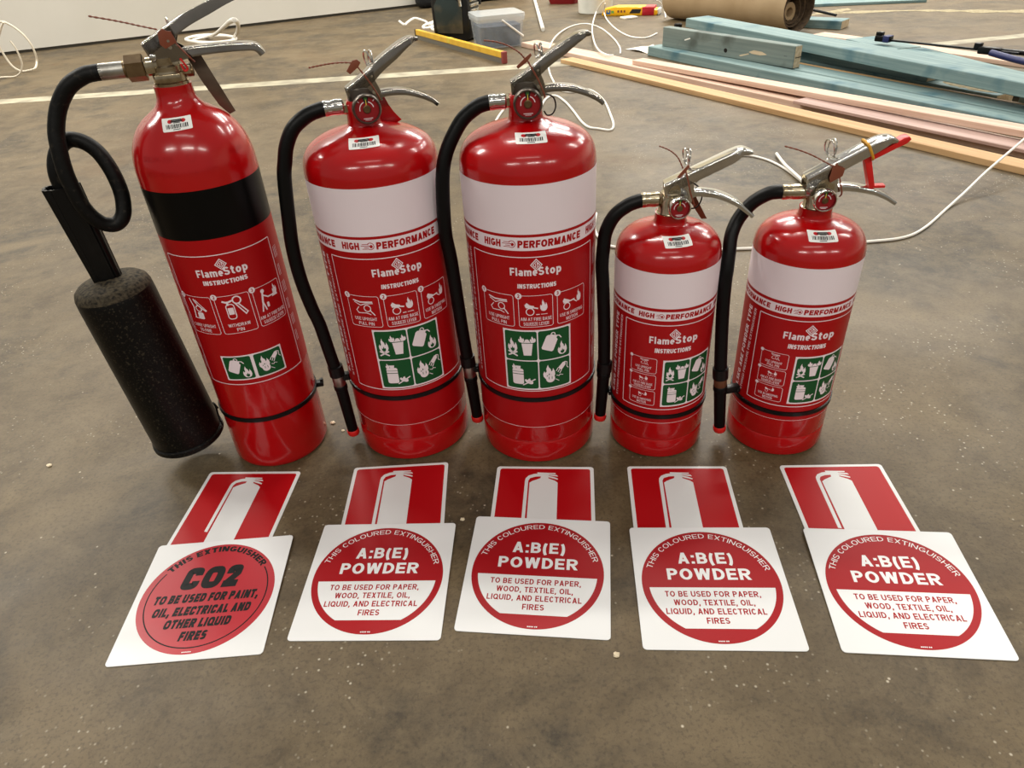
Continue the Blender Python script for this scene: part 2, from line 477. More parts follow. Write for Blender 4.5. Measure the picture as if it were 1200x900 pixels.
def glyph(ch, wt):
    """list of strokes (points, closed) and the advance width, for a capital height of 1 and stroke weight wt"""
    h = wt / 2
    _SQ[0] = .6 if wt >= .26 else (.9 if wt > .2 else 1.0)
    w_ = GW.get(ch, .56)
    if wt > .2:
        w_ += (wt - .2) * .5
    L, Q, B, T, m = h, w_ - h, h, 1 - h, w_ / 2
    S = lambda *p: (list(p), False)
    if ch == 'A': s = [S((h * 1.1, 0), (m, 1)), S((m, 1), (w_ - h * 1.1, 0)), S((w_ * .2, .30), (w_ * .8, .30))]
    elif ch == 'B':
        r = (1 - 2 * h) / 4
        s = [S((L, 0), (L, 1)), S((L, T), (w_ - h * 1.3 - r, T), *_arc(w_ - h * 1.3 - r, T - r, r, r, 75, -75, 6), (w_ - h - r, .5), (L, .5)),
             S((L, B), (Q - r, B), *_arc(Q - r, B + r, r, r, -75, 75, 6), (Q - r, .5), (L, .5))]
    elif ch == 'C' and wt >= .26: s = [S((Q, .62), (Q, .74), *_arc(m, .74, m - h, .26 - h, 0, 180, 10), (L, .26), *_arc(m, .26, m - h, .26 - h, 180, 360, 10), (Q, .38))]
    elif ch == 'C': s = [(_arc(m, .5, m - h, .5 - h, 36, 324), False)]
    elif ch == 'D': s = [S((L, 0), (L, 1)), S((L, T), (m * .8, T), *_arc(m * .8, .5, Q - m * .8, .5 - h, 80, -80, 12), (m * .8, B), (L, B))]
    elif ch in 'EF':
        s = [S((L, 0), (L, 1)), S((L, T), (w_, T)), S((L, .5 if ch == 'E' else .47), (w_ * .92, .5 if ch == 'E' else .47))]
        if ch == 'E': s.append(S((L, B), (w_, B)))
    elif ch == 'G': s = [(_arc(m, .5, m - h, .5 - h, 42, 340), False), S((m, .44), (w_, .44)), S((Q, .44), (Q, .12))]
    elif ch == 'H': s = [S((L, 0), (L, 1)), S((Q, 0), (Q, 1)), S((L, .51), (Q, .51))]
    elif ch == 'I': w_ = wt * 1.05; s = [S((w_ / 2, 0), (w_ / 2, 1))]
    elif ch == 'J': s = [S((Q, 1), (Q, .3), *_arc(m, .3, m - h, .3 - h, 0, -170, 8))]
    elif ch == 'K': s = [S((L, 0), (L, 1)), S((w_ - h * 1.2, 1), (L, .36)), S((w_ * .38, .56), (w_ - h * 1.1, 0))]
    elif ch == 'L': s = [S((L, 0), (L, 1)), S((L, B), (w_, B))]
    elif ch == 'M': s = [S((L, 0), (L, 1)), S((Q, 0), (Q, 1)), S((L * 1.2, 1), (m, 0)), S((m, 0), (w_ - L * 1.2, 1))]
    elif ch == 'N': s = [S((L, 0), (L, 1)), S((Q, 0), (Q, 1)), S((L * 1.2, 1), (w_ - L * 1.2, 0))]
    elif ch in 'OQ0':
        s = [(_arc(m, .5, m - h, .5 - h, 0, 345, 23), True)]
        if ch == 'Q': s.append(S((w_ * .55, .28), (w_, 0)))
    elif ch in 'PR':
        r = (1 - 2 * h) * .26
        s = [S((L, 0), (L, 1)), S((L, T), (Q - r, T), *_arc(Q - r, T - r, r, r, 75, -75, 8), (Q - r, T - 2 * r), (L, T - 2 * r))]
        if ch == 'R': s.append(S((w_ * .48, T - 2 * r), (w_ - h * 1.05, 0)))
    elif ch == 'S':
        r = (1 - 2 * h) / 4; a = _arc(m, T - r, m - h * 1.1, r, 20, 265, 14); b = _arc(m, B + r, m - h, r, 85, -160, 14)
        s = [(a + b, False)]
    elif ch == 'T': s = [S((0, T), (w_, T)), S((m, 0), (m, 1))]
    elif ch == 'U': s = [S((L, 1), (L, .36), *_arc(m, .36, m - h, .36 - h, 195, 345, 10), (Q, .36), (Q, 1))]
    elif ch == 'V': s = [S((h * 1.1, 1), (m, 0)), S((m, 0), (w_ - h * 1.1, 1))]
    elif ch == 'W': s = [S((h * 1.05, 1), (w_ * .27, 0)), S((w_ * .27, 0), (m, 1)), S((m, 1), (w_ * .73, 0)), S((w_ * .73, 0), (w_ - h * 1.05, 1))]
    elif ch == 'X': s = [S((h * 1.2, 1), (w_ - h * 1.2, 0)), S((w_ - h * 1.2, 1), (h * 1.2, 0))]
    elif ch == 'Y': s = [S((h * 1.2, 1), (m, .44)), S((w_ - h * 1.2, 1), (m, .44)), S((m, 0), (m, .48))]
    elif ch == 'Z': s = [S((0, T), (w_, T)), S((0, B), (w_, B)), S((w_ - h * 1.6, 1), (h * 1.6, 0))]
    elif ch == '1': w_ = .36; s = [S((w_ - h, 0), (w_ - h, 1)), S((w_ - h, 1 - h), (0, .72))]
    elif ch == '2' and wt >= .26: s = [S((L, .60), (L, .74), *_arc(m, .74, m - h, .26 - h, 180, 0, 10), (Q, .60), (L * 1.05, .18)), S((0, B), (w_, B))]
    elif ch == '2': s = [(_arc(m, 1 - h - (.28), m - h, .28, 165, -20, 12) + [(L * 1.4, B)], False), S((0, B), (w_, B))]
    elif ch == '3':
        r = (1 - 2 * h) / 4
        s = [(_arc(m, T - r, m - h * 1.1, r, 160, -80, 12), False), (_arc(m, B + r, m - h, r, 80, -160, 12), False)]
    elif ch == '4': s = [S((w_ * .72, 0), (w_ * .72, 1)), S((w_ * .66, 1 - h), (L, .30)), S((0, .26), (w_, .26))]
    elif ch == '5': s = [S((w_ * .92, T), (L * 1.5, T), (L * 1.1, .52)), (_arc(m, .33, m - h, .33 - h, 140, -160, 16), False)]
    elif ch == '6': s = [(_arc(m, .32, m - h, .32 - h, 0, 345, 18), True), S((L, .36), *_arc(w_ * .62, .52, w_ * .62 - h, .48 - h, 175, 70, 8))]
    elif ch == '7': s = [S((0, T), (w_, T)), S((w_ - h * 1.4, 1 - h), (w_ * .34, 0))]
    elif ch == '8':
        r = (1 - 2 * h) / 4
        s = [(_arc(m, T - r, m - h * 1.2, r, 0, 345, 16), True), (_arc(m, B + r, m - h, r, 0, 345, 16), True)]
    elif ch == '9': s = [(_arc(m, .68, m - h, .32 - h, 0, 345, 18), True), S((Q, .64), *_arc(w_ * .38, .48, w_ * .62 - h, .48 - h, 5, -110, 8))]
    elif ch == ':': w_ = wt * 1.1; s = [S((w_ / 2, 0), (w_ / 2, wt)), S((w_ / 2, .56), (w_ / 2, .56 + wt))]
    elif ch == '.': w_ = wt * 1.1; s = [S((w_ / 2, 0), (w_ / 2, wt))]
    elif ch == ',': w_ = wt * 1.1; s = [S((w_ / 2, wt), (w_ / 2, 0), (w_ * .2, -.16))]
    elif ch == '(': w_ = .30; s = [(_arc(.34, .40, .34 - h, .64, 122, 238, 10), False)]
    elif ch == ')': w_ = .30; s = [(_arc(-.04, .40, .34 - h, .64, 58, -58, 10), False)]
    elif ch == '-': w_ = .34; s = [S((0, .4), (w_, .4))]
    elif ch == ' ': w_ = .24; s = []
    elif ch == 'l': w_ = wt * 1.05; s = [S((w_ / 2, 0), (w_ / 2, 1.03))]
    elif ch == 'a': s = [S((Q, 0), (Q, .5), *_arc(m, .5, m - h, .24 - h, 10, 150, 8)), (_arc(m * .98, .23, m - h, .23 - h, 0, 340, 14), True)]
    elif ch == 'm':
        s = [S((L, 0), (L, .74)), S((L, .48), *_arc(w_ * .29, .5, w_ * .21, .24 - h, 160, 20, 7), (m + h * .1, .4), (m + h * .1, 0)), S((m, .48), *_arc(w_ * .71, .5, w_ * .21, .24 - h, 160, 20, 7), (Q, .4), (Q, 0))]
    elif ch == 'e': s = [(_arc(m, .37, m - h, .37 - h, 0, 310, 16), False), S((L, .37), (w_, .37))]
    elif ch == 't': s = [S((w_ * .45, .96), (w_ * .45, .2), *_arc(w_ * .45 + .14, .2, .14, .2 - h, 200, 290, 5)), S((0, .68), (w_, .68))]
    elif ch == 'o': s = [(_arc(m, .37, m - h, .37 - h, 0, 345, 20), True)]
    elif ch == 'p': s = [S((L, -.28), (L, .74)), (_arc(m, .37, m - h, .37 - h, 0, 345, 18), True)]
    else: s = []
    return s, w_


def stroke_poly(pts, closed, h):
    """thick mitred strip along pts; ends lying on the capital or base line are cut level"""
    n = len(pts)
    if not closed:
        q = [pts[0]]
        for p in pts[1:]:
            if math.hypot(p[0] - q[-1][0], p[1] - q[-1][1]) > 1e-4:
                q.append(p)
        pts = q; n = len(pts)
    lf, rg = [], []
    for i in range(n):
        p = pts[i]
        a = pts[i - 1] if (i > 0 or closed) else None
        b = pts[(i + 1) % n] if (i < n - 1 or closed) else None
        d1 = d2 = None
        if a: l = math.hypot(p[0] - a[0], p[1] - a[1]); d1 = ((p[0] - a[0]) / l, (p[1] - a[1]) / l)
        if b: l = math.hypot(b[0] - p[0], b[1] - p[1]); d2 = ((b[0] - p[0]) / l, (b[1] - p[1]) / l)
        if d1 and d2:
            n1 = (-d1[1], d1[0]); n2 = (-d2[1], d2[0]); mx_, my_ = n1[0] + n2[0], n1[1] + n2[1]
            l = math.hypot(mx_, my_)
            if l < 1e-3:
                mx_, my_, k = n1[0], n1[1], 1
            else:
                mx_, my_ = mx_ / l, my_ / l
                k = min(1 / max(mx_ * n1[0] + my_ * n1[1], .2), 1.45)
            lf.append((p[0] + mx_ * h * k, p[1] + my_ * h * k)); rg.append((p[0] - mx_ * h * k, p[1] - my_ * h * k))
        else:
            d = d1 or d2; nx_, ny_ = -d[1], d[0]
            A = [p[0] + nx_ * h, p[1] + ny_ * h]; C_ = [p[0] - nx_ * h, p[1] - ny_ * h]
            if (abs(p[1]) < 1e-6 or abs(p[1] - 1) < 1e-6) and abs(d[1]) > .35:
                for e in (A, C_):
                    tt = (p[1] - e[1]) / d[1]; e[0] += d[0] * tt; e[1] += d[1] * tt
            lf.append(tuple(A)); rg.append(tuple(C_))
    vs = lf + rg; N = len(lf); fs = []
    for i in range(N if closed else N - 1):
        j = (i + 1) % N
        fs.append((i, N + i, N + j, j))
    return vs, fs


_TXT = {}


def text2d(s, wt=0.16, shear=0.0, spacing=1.0):
    key = (s, wt, shear, spacing)
    if key not in _TXT:
        out, x = [], 0.0
        for ch in s:
            st, adv = glyph(ch, wt)
            for k, (pts, closed) in enumerate(st):
                a, b = stroke_poly(pts, closed, wt / 2)
                out.append(([(p[0] + x + shear * p[1], p[1]) for p in a], b, k))
            x += adv + (.13 if wt < .25 else .09) * spacing
        _TXT[key] = out
    return _TXT[key]


class Deco:
    def __init__(self):
        self.items = []

    def poly(self, pts, m, layer=1):
        self.items.append(([tuple(p) for p in pts], [tuple(range(len(pts)))], m, layer))

    def rect(self, x0, x1, y0, y1, m, layer=1):
        self.poly([(x0, y0), (x1, y0), (x1, y1), (x0, y1)], m, layer)

    @staticmethod
    def rr(x0, x1, y0, y1, r, k=5):
        out = []
        for cx, cy, a0 in ((x1 - r, y1 - r, 0), (x0 + r, y1 - r, 90), (x0 + r, y0 + r, 180), (x1 - r, y0 + r, 270)):
            for i in range(k + 1):
                a = R(a0 + 90 * i / k)
                out.append((cx + r * math.cos(a), cy + r * math.sin(a)))
        return out

    def rrect(self, x0, x1, y0, y1, r, m, layer=1):
        self.poly(self.rr(x0, x1, y0, y1, r), m, layer)

    def outline(self, x0, x1, y0, y1, r, wd, m, layer=1):
        a = self.rr(x0, x1, y0, y1, r); b = self.rr(x0 + wd, x1 - wd, y0 + wd, y1 - wd, max(r - wd, 0.05))
        n = len(a)
        self.items.append((a + b, [(i, (i + 1) % n, n + (i + 1) % n, n + i) for i in range(n)], m, layer))

    def ring(self, cx, cy, r0, r1, a0, a1, m, layer=1, n=64):
        a = []; b = []
        for i in range(n + 1):
            t = R(a0 + (a1 - a0) * i / n)
            a.append((cx + r0 * math.cos(t), cy + r0 * math.sin(t))); b.append((cx + r1 * math.cos(t), cy + r1 * math.sin(t)))
        k = n + 1
        self.items.append((a + b, [(i, i + 1, k + i + 1, k + i) for i in range(n)], m, layer))

    def disc(self, cx, cy, r, m, layer=1, n=24):
        self.poly([(cx + r * math.cos(2 * PI * i / n), cy + r * math.sin(2 * PI * i / n)) for i in range(n)], m, layer)

    def line(self, pts, wd, m, layer=1):
        for (ax, ay), (bx, by) in zip(pts[:-1], pts[1:]):
            dx, dy = bx - ax, by - ay; L = math.hypot(dx, dy) or 1
            ux, uy = dx / L * wd / 2, dy / L * wd / 2
            self.poly([(ax - ux + uy, ay - uy - ux), (bx + ux + uy, by + uy - ux), (bx + ux - uy, by + uy + ux), (ax - ux - uy, ay - uy + ux)], m, layer)

    def text(self, s, x0, x1, y0, y1, m, layer=1, bold=0.0, shear=0.0, rot=0, fn=None, spacing=1.0):
        """fits s between x0..x1 with baseline y0 and capital height up to y1"""
        st = text2d(s, bold, shear, spacing)
        xs = [v[0] for vs, fs, k in st for v in vs]
        a, b = min(xs), max(xs)
        sx = (x1 - x0) / (b - a); sy = y1 - y0
        for vs, fs, k in st:
            out = [(x0 + (v[0] - a) * sx, y0 + v[1] * sy) for v in vs]
            if fn:
                out = [fn(*p) for p in out]
            self.items.append((out, fs, m, layer + .2 * k))

    def xf(self, n0, fn):
        for i in range(n0, len(self.items)):
            vs, fs, m, l = self.items[i]
            self.items[i] = ([fn(*v) for v in vs], fs, m, l)

    def build(self, bm, mapfn, step=None, vstep=None):
        for vs, fs, m, layer in self.items:
            t = bmesh.new()
            tv = [t.verts.new((x, y, 0)) for x, y in vs]
            for f in fs:
                try:
                    t.faces.new([tv[i] for i in f])
                except ValueError:
                    pass
            bmesh.ops.triangulate(t, faces=[f for f in t.faces if len(f.verts) > 4])
            if step:
                a = min(v[0] for v in vs); b = max(v[0] for v in vs)
                u = math.ceil(a / step) * step
                while u < b:
                    if u > a + 1e-4:
                        bmesh.ops.bisect_plane(t, geom=t.verts[:] + t.edges[:] + t.faces[:], plane_co=(u, 0, 0), plane_no=(1, 0, 0), dist=1e-5)
                    u += step
            if vstep:
                a = min(v[1] for v in vs); b = max(v[1] for v in vs)
                u = math.ceil(a / vstep) * vstep
                while u < b:
                    if u > a + 1e-4:
                        bmesh.ops.bisect_plane(t, geom=t.verts[:] + t.edges[:] + t.faces[:], plane_co=(0, u, 0), plane_no=(0, 1, 0), dist=1e-5)
                    u += vstep
            mp = {}
            for v in t.verts:
                mp[v] = bm.verts.new(mapfn(v.co.x, v.co.y, layer))
            for f in t.faces:
                n = f.normal
                vv = [mp[v] for v in f.verts]
                if n.z < 0:
                    vv.reverse()
                try:
                    nf = bm.faces.new(vv); nf.material_index = m
                except ValueError:
                    pass
            t.free()


def fit(pts, x, y, w_, h_, rot=0):
    c, s = math.cos(R(rot)), math.sin(R(rot)); out = []
    for a, b in pts:
        u, v = (a - 0.5) * w_, (b - 0.5) * h_
        out.append((x + u * c - v * s, y + u * s + v * c))
    return out


FLAME = [(.45, 0), (.22, .05), (.06, .22), (.04, .42), (.14, .58), (.2, .45), (.31, .55), (.28, .74), (.42, 1), (.47, .82), (.62, .68), (.67, .5), (.77, .58), (.8, .72), (.94, .5), (.97, .28), (.84, .08), (.6, 0)]
FLAME_IN = [(.45, .06), (.3, .16), (.32, .3), (.42, .25), (.5, .42), (.58, .27), (.68, .32), (.7, .16), (.58, .06)]
CAN = [(.1, 0), (.9, 0), (1, .08), (1, .78), (.85, .85), (.85, .95), (.4, 1.0), (.3, .9), (.08, .9), (0, .8), (0, .08)]


def flame(D, x, y, w_, h_, m, mi, lay, rot=0):
    D.poly(fit(FLAME, x, y, w_, h_, rot), m, lay)
    D.poly(fit(FLAME_IN, x, y, w_, h_, rot), mi, lay + 1)


def cell_bin(D, x, y, s, W, G, l):
    flame(D, x - s * .27, y + s * .02, s * .33, s * .52, W, G, l)
    D.line([(x - s * .40, y - s * .36), (x - s * .14, y - s * .22)], s * .05, W, l)
    D.line([(x - s * .40, y - s * .22), (x - s * .14, y - s * .36)], s * .05, W, l)
    D.poly([(x + .08 * s, y - .34 * s), (x + .32 * s, y - .34 * s), (x + .38 * s, y + .14 * s), (x + .02 * s, y + .14 * s)], W, l)
    D.rect(x + .0 * s, x + .40 * s, y + .10 * s, y + .125 * s, G, l + 1)
    for k, dx in enumerate((.02, .38)):
        D.poly(fit(FLAME, x + dx * s, y + .25 * s, .2 * s, .24 * s), W, l)
    D.poly([(x + .1 * s, y + .14 * s), (x + .3 * s, y + .14 * s), (x + .24 * s, y + .25 * s), (x + .16 * s, y + .25 * s)], W, l)


def cell_can(D, x, y, s, W, G, l):
    D.poly(fit(CAN, x - .14 * s, y + .08 * s, .40 * s, .58 * s, -22), W, l)
    D.line([(x + .05 * s, y + .30 * s), (x + .16 * s, y + .28 * s), (x + .22 * s, y + .20 * s)], s * .035, W, l)
    D.ring(x - .04 * s, y + .36 * s, .05 * s, .08 * s, 0, 360, W, l, 12)
    flame(D, x + .26 * s, y - .18 * s, .34 * s, .5 * s, W, G, l)


def cell_gas(D, x, y, s, W, G, l):
    D.poly(Deco.rr(x - .32 * s, x + .04 * s, y - .36 * s, y + .24 * s, .07 * s), W, l)
    D.rect(x - .32 * s, x + .04 * s, y + .02 * s, y + .045 * s, G, l + 1)
    D.rect(x - .32 * s, x + .04 * s, y + .12 * s, y + .135 * s, G, l + 1)
    D.poly(fit(FLAME, x - .26 * s, y + .32 * s, .14 * s, .2 * s), W, l)
    D.poly([(x - .18 * s, y + .24 * s), (x - .06 * s, y + .24 * s), (x - .04 * s, y + .34 * s), (x - .2 * s, y + .34 * s)], W, l)
    D.poly(fit(FLAME, x + .22 * s, y - .22 * s, .32 * s, .2 * s, -30), W, l)
    D.line([(x + .02 * s, y - .38 * s), (x + .40 * s, y - .16 * s)], s * .04, W, l)


def cell_plug(D, x, y, s, W, G, l):
    flame(D, x - .2 * s, y + .08 * s, .42 * s, .56 * s, W, G, l)
    D.disc(x - .16 * s, y - .18 * s, .15 * s, W, l + 2, 16)
    D.rect(x - .22 * s, x - .20 * s, y - .2 * s, y - .1 * s, G, l + 3)
    D.rect(x - .12 * s, x - .10 * s, y - .2 * s, y - .1 * s, G, l + 3)
    D.poly([(x + .10 * s, y + .18 * s), (x + .22 * s, y + .06 * s), (x + .36 * s, y + .22 * s), (x + .36 * s, y + .34 * s), (x + .26 * s, y + .34 * s)], W, l)
    for d in (0, .06, .12):
        D.line([(x + (.09 + d) * s, y + (.16 - d * .9) * s), (x + (.04 + d) * s, y + (.08 - d * .9) * s)], s * .03, W, l)
    D.line([(x + .34 * s, y + .34 * s), (x + .42 * s, y + .3 * s), (x + .41 * s, y + .14 * s), (x + .46 * s, y + .08 * s)], s * .025, W, l)
    D.line([(x + .05 * s, y - .1 * s), (x + .13 * s, y - .14 * s), (x + .16 * s, y - .09 * s), (x + .26 * s, y - .13 * s)], s * .022, W, l)
    D.line([(x + .02 * s, y - .24 * s), (x + .12 * s, y - .32 * s)], s * .022, W, l)


def diamond_logo(D, x, y, hw, hh, W, Rd, l):
    D.poly([(x, y - hh), (x + hw, y), (x, y + hh), (x - hw, y)], Rd, l)
    for k, (a, b) in enumerate(((1, .8), (.64, .48))):
        o_ = [(0, -1), (1, 0), (0, 1), (-1, 0)]
        vs = [(x + p[0] * hw * a, y + p[1] * hh * a) for p in o_] + [(x + p[0] * hw * b, y + p[1] * hh * b) for p in o_]
        D.items.append((vs, [(i, (i + 1) % 4, 4 + (i + 1) % 4, 4 + i) for i in range(4)], W, l + 1))
    D.line([(x - .12 * hw, y - .25 * hh), (x - .12 * hw, y + .2 * hh)], hw * .11, W, l + 1)
    D.line([(x + .14 * hw, y - .22 * hh), (x + .14 * hw, y + .28 * hh), (x + .3 * hw, y + .1 * hh)], hw * .1, W, l + 1)


def step_icon(D, kind, x, y, s, W, Rd, l):
    """little line drawings in the instruction boxes"""
    lw = s * .035
    if kind == 'pull':
        D.line([(x - .38 * s, y + .30 * s), (x - .1 * s, y + .24 * s), (x + .38 * s, y + .26 * s)], lw * 1.6, W, l)
        D.line([(x - .34 * s, y + .22 * s), (x - .1 * s, y + .10 * s), (x + .1 * s, y + .18 * s), (x + .4 * s, y + .2 * s)], lw, W, l)
        D.line([(x - .2 * s, y + .02 * s), (x - .32 * s, y - .12 * s), (x - .24 * s, y - .24 * s), (x + .1 * s, y - .22 * s), (x + .26 * s, y - .28 * s)], lw, W, l)
        D.ring(x + .16 * s, y - .02 * s, .12 * s, .155 * s, 0, 360, W, l, 14)
        D.line([(x + .26 * s, y - .1 * s), (x + .42 * s, y - .3 * s)], lw * 1.3, W, l)
    elif kind == 'aim':
        D.poly([(x - .42 * s, y + .1 * s), (x - .38 * s, y - .02 * s), (x - .1 * s, y - .04 * s), (x - .06 * s, y + .06 * s), (x - .22 * s, y + .1 * s), (x - .34 * s, y + .2 * s)], W, l)
        D.line([(x - .1 * s, y + .0 * s), (x + .06 * s, y - .04 * s)], lw * 1.5, W, l)
        D.ring(x - .22 * s, y - .18 * s, .13 * s, .165 * s, 0, 360, W, l, 16)
        D.poly(fit(FLAME, x + .30 * s, y + .08 * s, .3 * s, .5 * s), W, l)
        D.line([(x + .02 * s, y - .3 * s), (x + .12 * s, y - .3 * s)], lw, W, l)
        D.line([(x + .2 * s, y - .3 * s), (x + .42 * s, y - .3 * s)], lw * .7, W, l)
    elif kind == 'sweep':
        D.poly([(x - .42 * s, y + .08 * s), (x - .38 * s, y - .04 * s), (x - .14 * s, y - .04 * s), (x - .1 * s, y + .04 * s), (x - .36 * s, y + .18 * s)], W, l)
        D.line([(x - .12 * s, y), (x + .1 * s, y + .02 * s)], lw * 1.5, W, l)
        D.ring(x - .24 * s, y - .18 * s, .12 * s, .155 * s, 0, 360, W, l, 16)
        D.poly(fit(FLAME, x + .34 * s, y + .12 * s, .24 * s, .5 * s), W, l)
        D.line([(x + .1 * s, y - .02 * s), (x + .22 * s, y - .12 * s), (x + .3 * s, y - .08 * s)], lw, W, l)
    elif kind == 'carry':
        D.line([(x - .3 * s, y + .42 * s), (x - .2 * s, y + .1 * s), (x - .26 * s, y - .3 * s)], lw * 1.6, W, l)
        D.line([(x - .1 * s, y + .42 * s), (x + .02 * s, y + .2 * s), (x + .3 * s, y - .02 * s)], lw * 1.6, W, l)
        D.line([(x - .02 * s, y + .4 * s), (x + .34 * s, y + .0 * s)], lw, W, l)
        D.ring(x + .02 * s, y + .06 * s, .1 * s, .14 * s, 0, 360, W, l, 14)
        D.poly(Deco.rr(x - .1 * s, x + .16 * s, y - .38 * s, y - .1 * s, .05 * s), W, l)
        D.line([(x - .3 * s, y - .36 * s), (x - .1 * s, y - .36 * s)], lw, W, l)
    elif kind == 'withdraw':
        D.outline(x - .3 * s, x + .02 * s, y - .42 * s, y + .22 * s, .12 * s, lw, W, l)
        D.rect(x - .24 * s, x - .04 * s, y - .22 * s, y + .06 * s, W, l)
        D.line([(x - .34 * s, y + .34 * s), (x - .2 * s, y + .28 * s), (x - .04 * s, y + .34 * s)], lw * 2, W, l)
        D.line([(x - .2 * s, y + .2 * s), (x - .2 * s, y + .3 * s)], lw * 2, W, l)
        D.ring(x + .16 * s, y + .34 * s, .12 * s, .17 * s, 0, 360, W, l, 16)
        D.line([(x + .08 * s, y + .2 * s), (x + .36 * s, y - .28 * s), (x + .44 * s, y - .2 * s), (x + .18 * s, y + .2 * s)], lw * 1.3, W, l)
    elif kind == 'person':
        D.disc(x - .22 * s, y + .36 * s, .08 * s, W, l, 12)
        D.line([(x - .24 * s, y + .26 * s), (x - .3 * s, y - .06 * s)], lw * 2.2, W, l)
        D.line([(x - .3 * s, y - .06 * s), (x - .22 * s, y - .4 * s)], lw * 1.6, W, l)
        D.line([(x - .3 * s, y - .06 * s), (x - .38 * s, y - .42 * s)], lw * 1.6, W, l)
        D.line([(x - .24 * s, y + .2 * s), (x - .04 * s, y + .06 * s), (x + .2 * s, y + .06 * s)], lw * 1.5, W, l)
        D.poly(Deco.rr(x - .16 * s, x - .06 * s, y - .34 * s, y - .14 * s, .03 * s), W, l)
        D.poly([(x + .14 * s, y - .02 * s), (x + .42 * s, y - .02 * s), (x + .38 * s, y + .12 * s), (x + .18 * s, y + .1 * s)], W, l)
        D.poly(fit(FLAME, x + .32 * s, y + .26 * s, .24 * s, .44 * s), W, l)


# ------------------------------------------------------------------ room
bm = new()
vs = [bm.verts.new(p) for p in ((-14, -6, 0), (14, -6, 0), (14, 16, 0), (-14, 16, 0))]
bm.faces.new(vs)


def floor_strip(p0, p1, wd):
    a = Vector((*p0, 0.0006)); b = Vector((*p1, 0.0006)); d = (b - a).normalized(); n = Vector((-d.y, d.x, 0)) * wd / 2
    f = bm.faces.new([bm.verts.new(q) for q in (a - n, b - n, b + n, a + n)])
    f.material_index = 1


floor_strip((-9.0, 4.02), (0.62, 3.99), 0.12)
floor_strip((2.02, 3.80), (4.6, 4.18), 0.09)
floor = struct(obj('floor', bm, ['concrete', 'line_paint'], smooth=0))

# white wall running from the left towards the back, dark gap along its foot
wd = Vector((2.886, 1.233, 0)).normalized(); wn = Vector((-wd.y, wd.x, 0))
wang = math.atan2(wd.y, wd.x)
wo = Vector((-3.554, 5.70, 0))
bm = new(); box(bm, -9, 3.27, 0.0, 0.15, 0.02, 3.6)
struct(obj('wall_back', bm, 'wall', loc=wo, rotz=wang, smooth=0))
bm = new(); box(bm, -9, 3.27, 0.012, 0.14, 0.0, 0.02)
struct(obj('baseboard_back', bm, 'dark_gap', loc=wo, rotz=wang, smooth=0))
bm = new(); box(bm, 3.275, 4.3, 0.02, 0.16, 0.0, 3.6, bev=0.004)
struct(obj('trim_1', bm, 'beige', loc=wo, rotz=wang, smooth=0))

# far white wall of the hall, beyond the top edge of the photograph
bm = new(); box(bm, -1.2, 16, 12.6, 12.8, 0, 4.4)
struct(obj('wall_far', bm, 'wall', smooth=0))
bm = new(); box(bm, 9.5, 9.7, -6, 12.6, 0, 4.4)
struct(obj('wall_right', bm, 'wall', smooth=0))

# ------------------------------------------------------------------ fire extinguishers


def cylmap(Rm, base=0.12, dl=0.09):
    def f(u, v, layer):
        r = Rm + base + dl * layer
        a = u / Rm
        return Vector((r * math.sin(a), -r * math.cos(a), v))
    return f


def dome_sticker(prof, Rm, phi, z_c, wid, hgt, parent, tilt=0):
    """small barcode sticker following the dome; prof = (r,z) body profile"""
    # arc length table along the profile
    P = [(r, z) for r, z in prof if z > 0.3 * prof[-1][1]]
    S = [0]
    for a, b in zip(P[:-1], P[1:]):
        S.append(S[-1] + math.hypot(b[0] - a[0], b[1] - a[1]))
    k = min(range(len(P)), key=lambda i: abs(P[i][1] - z_c))
    sc = None
    for i in range(len(P) - 1):
        if P[i][1] <= z_c <= P[i + 1][1]:
            t = (z_c - P[i][1]) / (P[i + 1][1] - P[i][1]); sc = S[i] + t * (S[i + 1] - S[i])
    if sc is None:
        sc = S[k]

    def at(s):
        for i in range(len(S) - 1):
            if S[i] <= s <= S[i + 1]:
                t = (s - S[i]) / (S[i + 1] - S[i])
                dr, dz = P[i + 1][0] - P[i][0], P[i + 1][1] - P[i][1]
                L = math.hypot(dr, dz)
                return P[i][0] + t * dr, P[i][1] + t * dz, dz / L, -dr / L
        return P[-1][0], P[-1][1], 0, 1
    rc = at(sc)[0]
    D = Deco()
    D.rrect(-wid / 2, wid / 2, -hgt / 2, hgt / 2, 1.4, 0, 1)
    # logo: two red lobes with black bars between, bar code under it
    D.disc(-wid * .22, hgt * .20, hgt * .15, 2, 2, 14); D.disc(wid * .22, hgt * .20, hgt * .15, 2, 2, 14)
    D.rect(-wid * .17, wid * .17, hgt * .24, hgt * .34, 1, 3); D.rect(-wid * .20, wid * .20, hgt * .12, hgt * .22, 1, 3)
    D.rect(-wid * .10, wid * .12, hgt * .05, hgt * .10, 1, 3)
    random.seed(3)
    x = -wid * .37
    while x < wid * .37:
        b = random.choice((.5, .8, 1.1, 1.5)) * wid / 40
        D.rect(x, min(x + b, wid * .38), -hgt * .32, -hgt * .02, 1, 2)
        x += b + random.choice((.4, .6, .9)) * wid / 40
    D.rect(-wid * .14, wid * .1, -hgt * .42, -hgt * .37, 1, 2)
    c, s_ = math.cos(R(tilt)), math.sin(R(tilt))

    def mp(u, v, layer):
        uu, vv = u * c - v * s_, u * s_ + v * c
        r, z, nr, nz = at(sc + vv)
        a = R(phi) + uu / max(r, 12)
        off = 0.22 + 0.1 * layer
        r += nr * off; z += nz * off
        return Vector((r * math.sin(a), -r * math.cos(a), z))
    # subdivide tall items too by slicing along v
    b = new()
    D.build(b, mp, step=2.0, vstep=1.0)
    obj('barcode_sticker', b, ['sticker', 'sticker_black', 'sticker_red'], parent, 0.001, smooth=0)


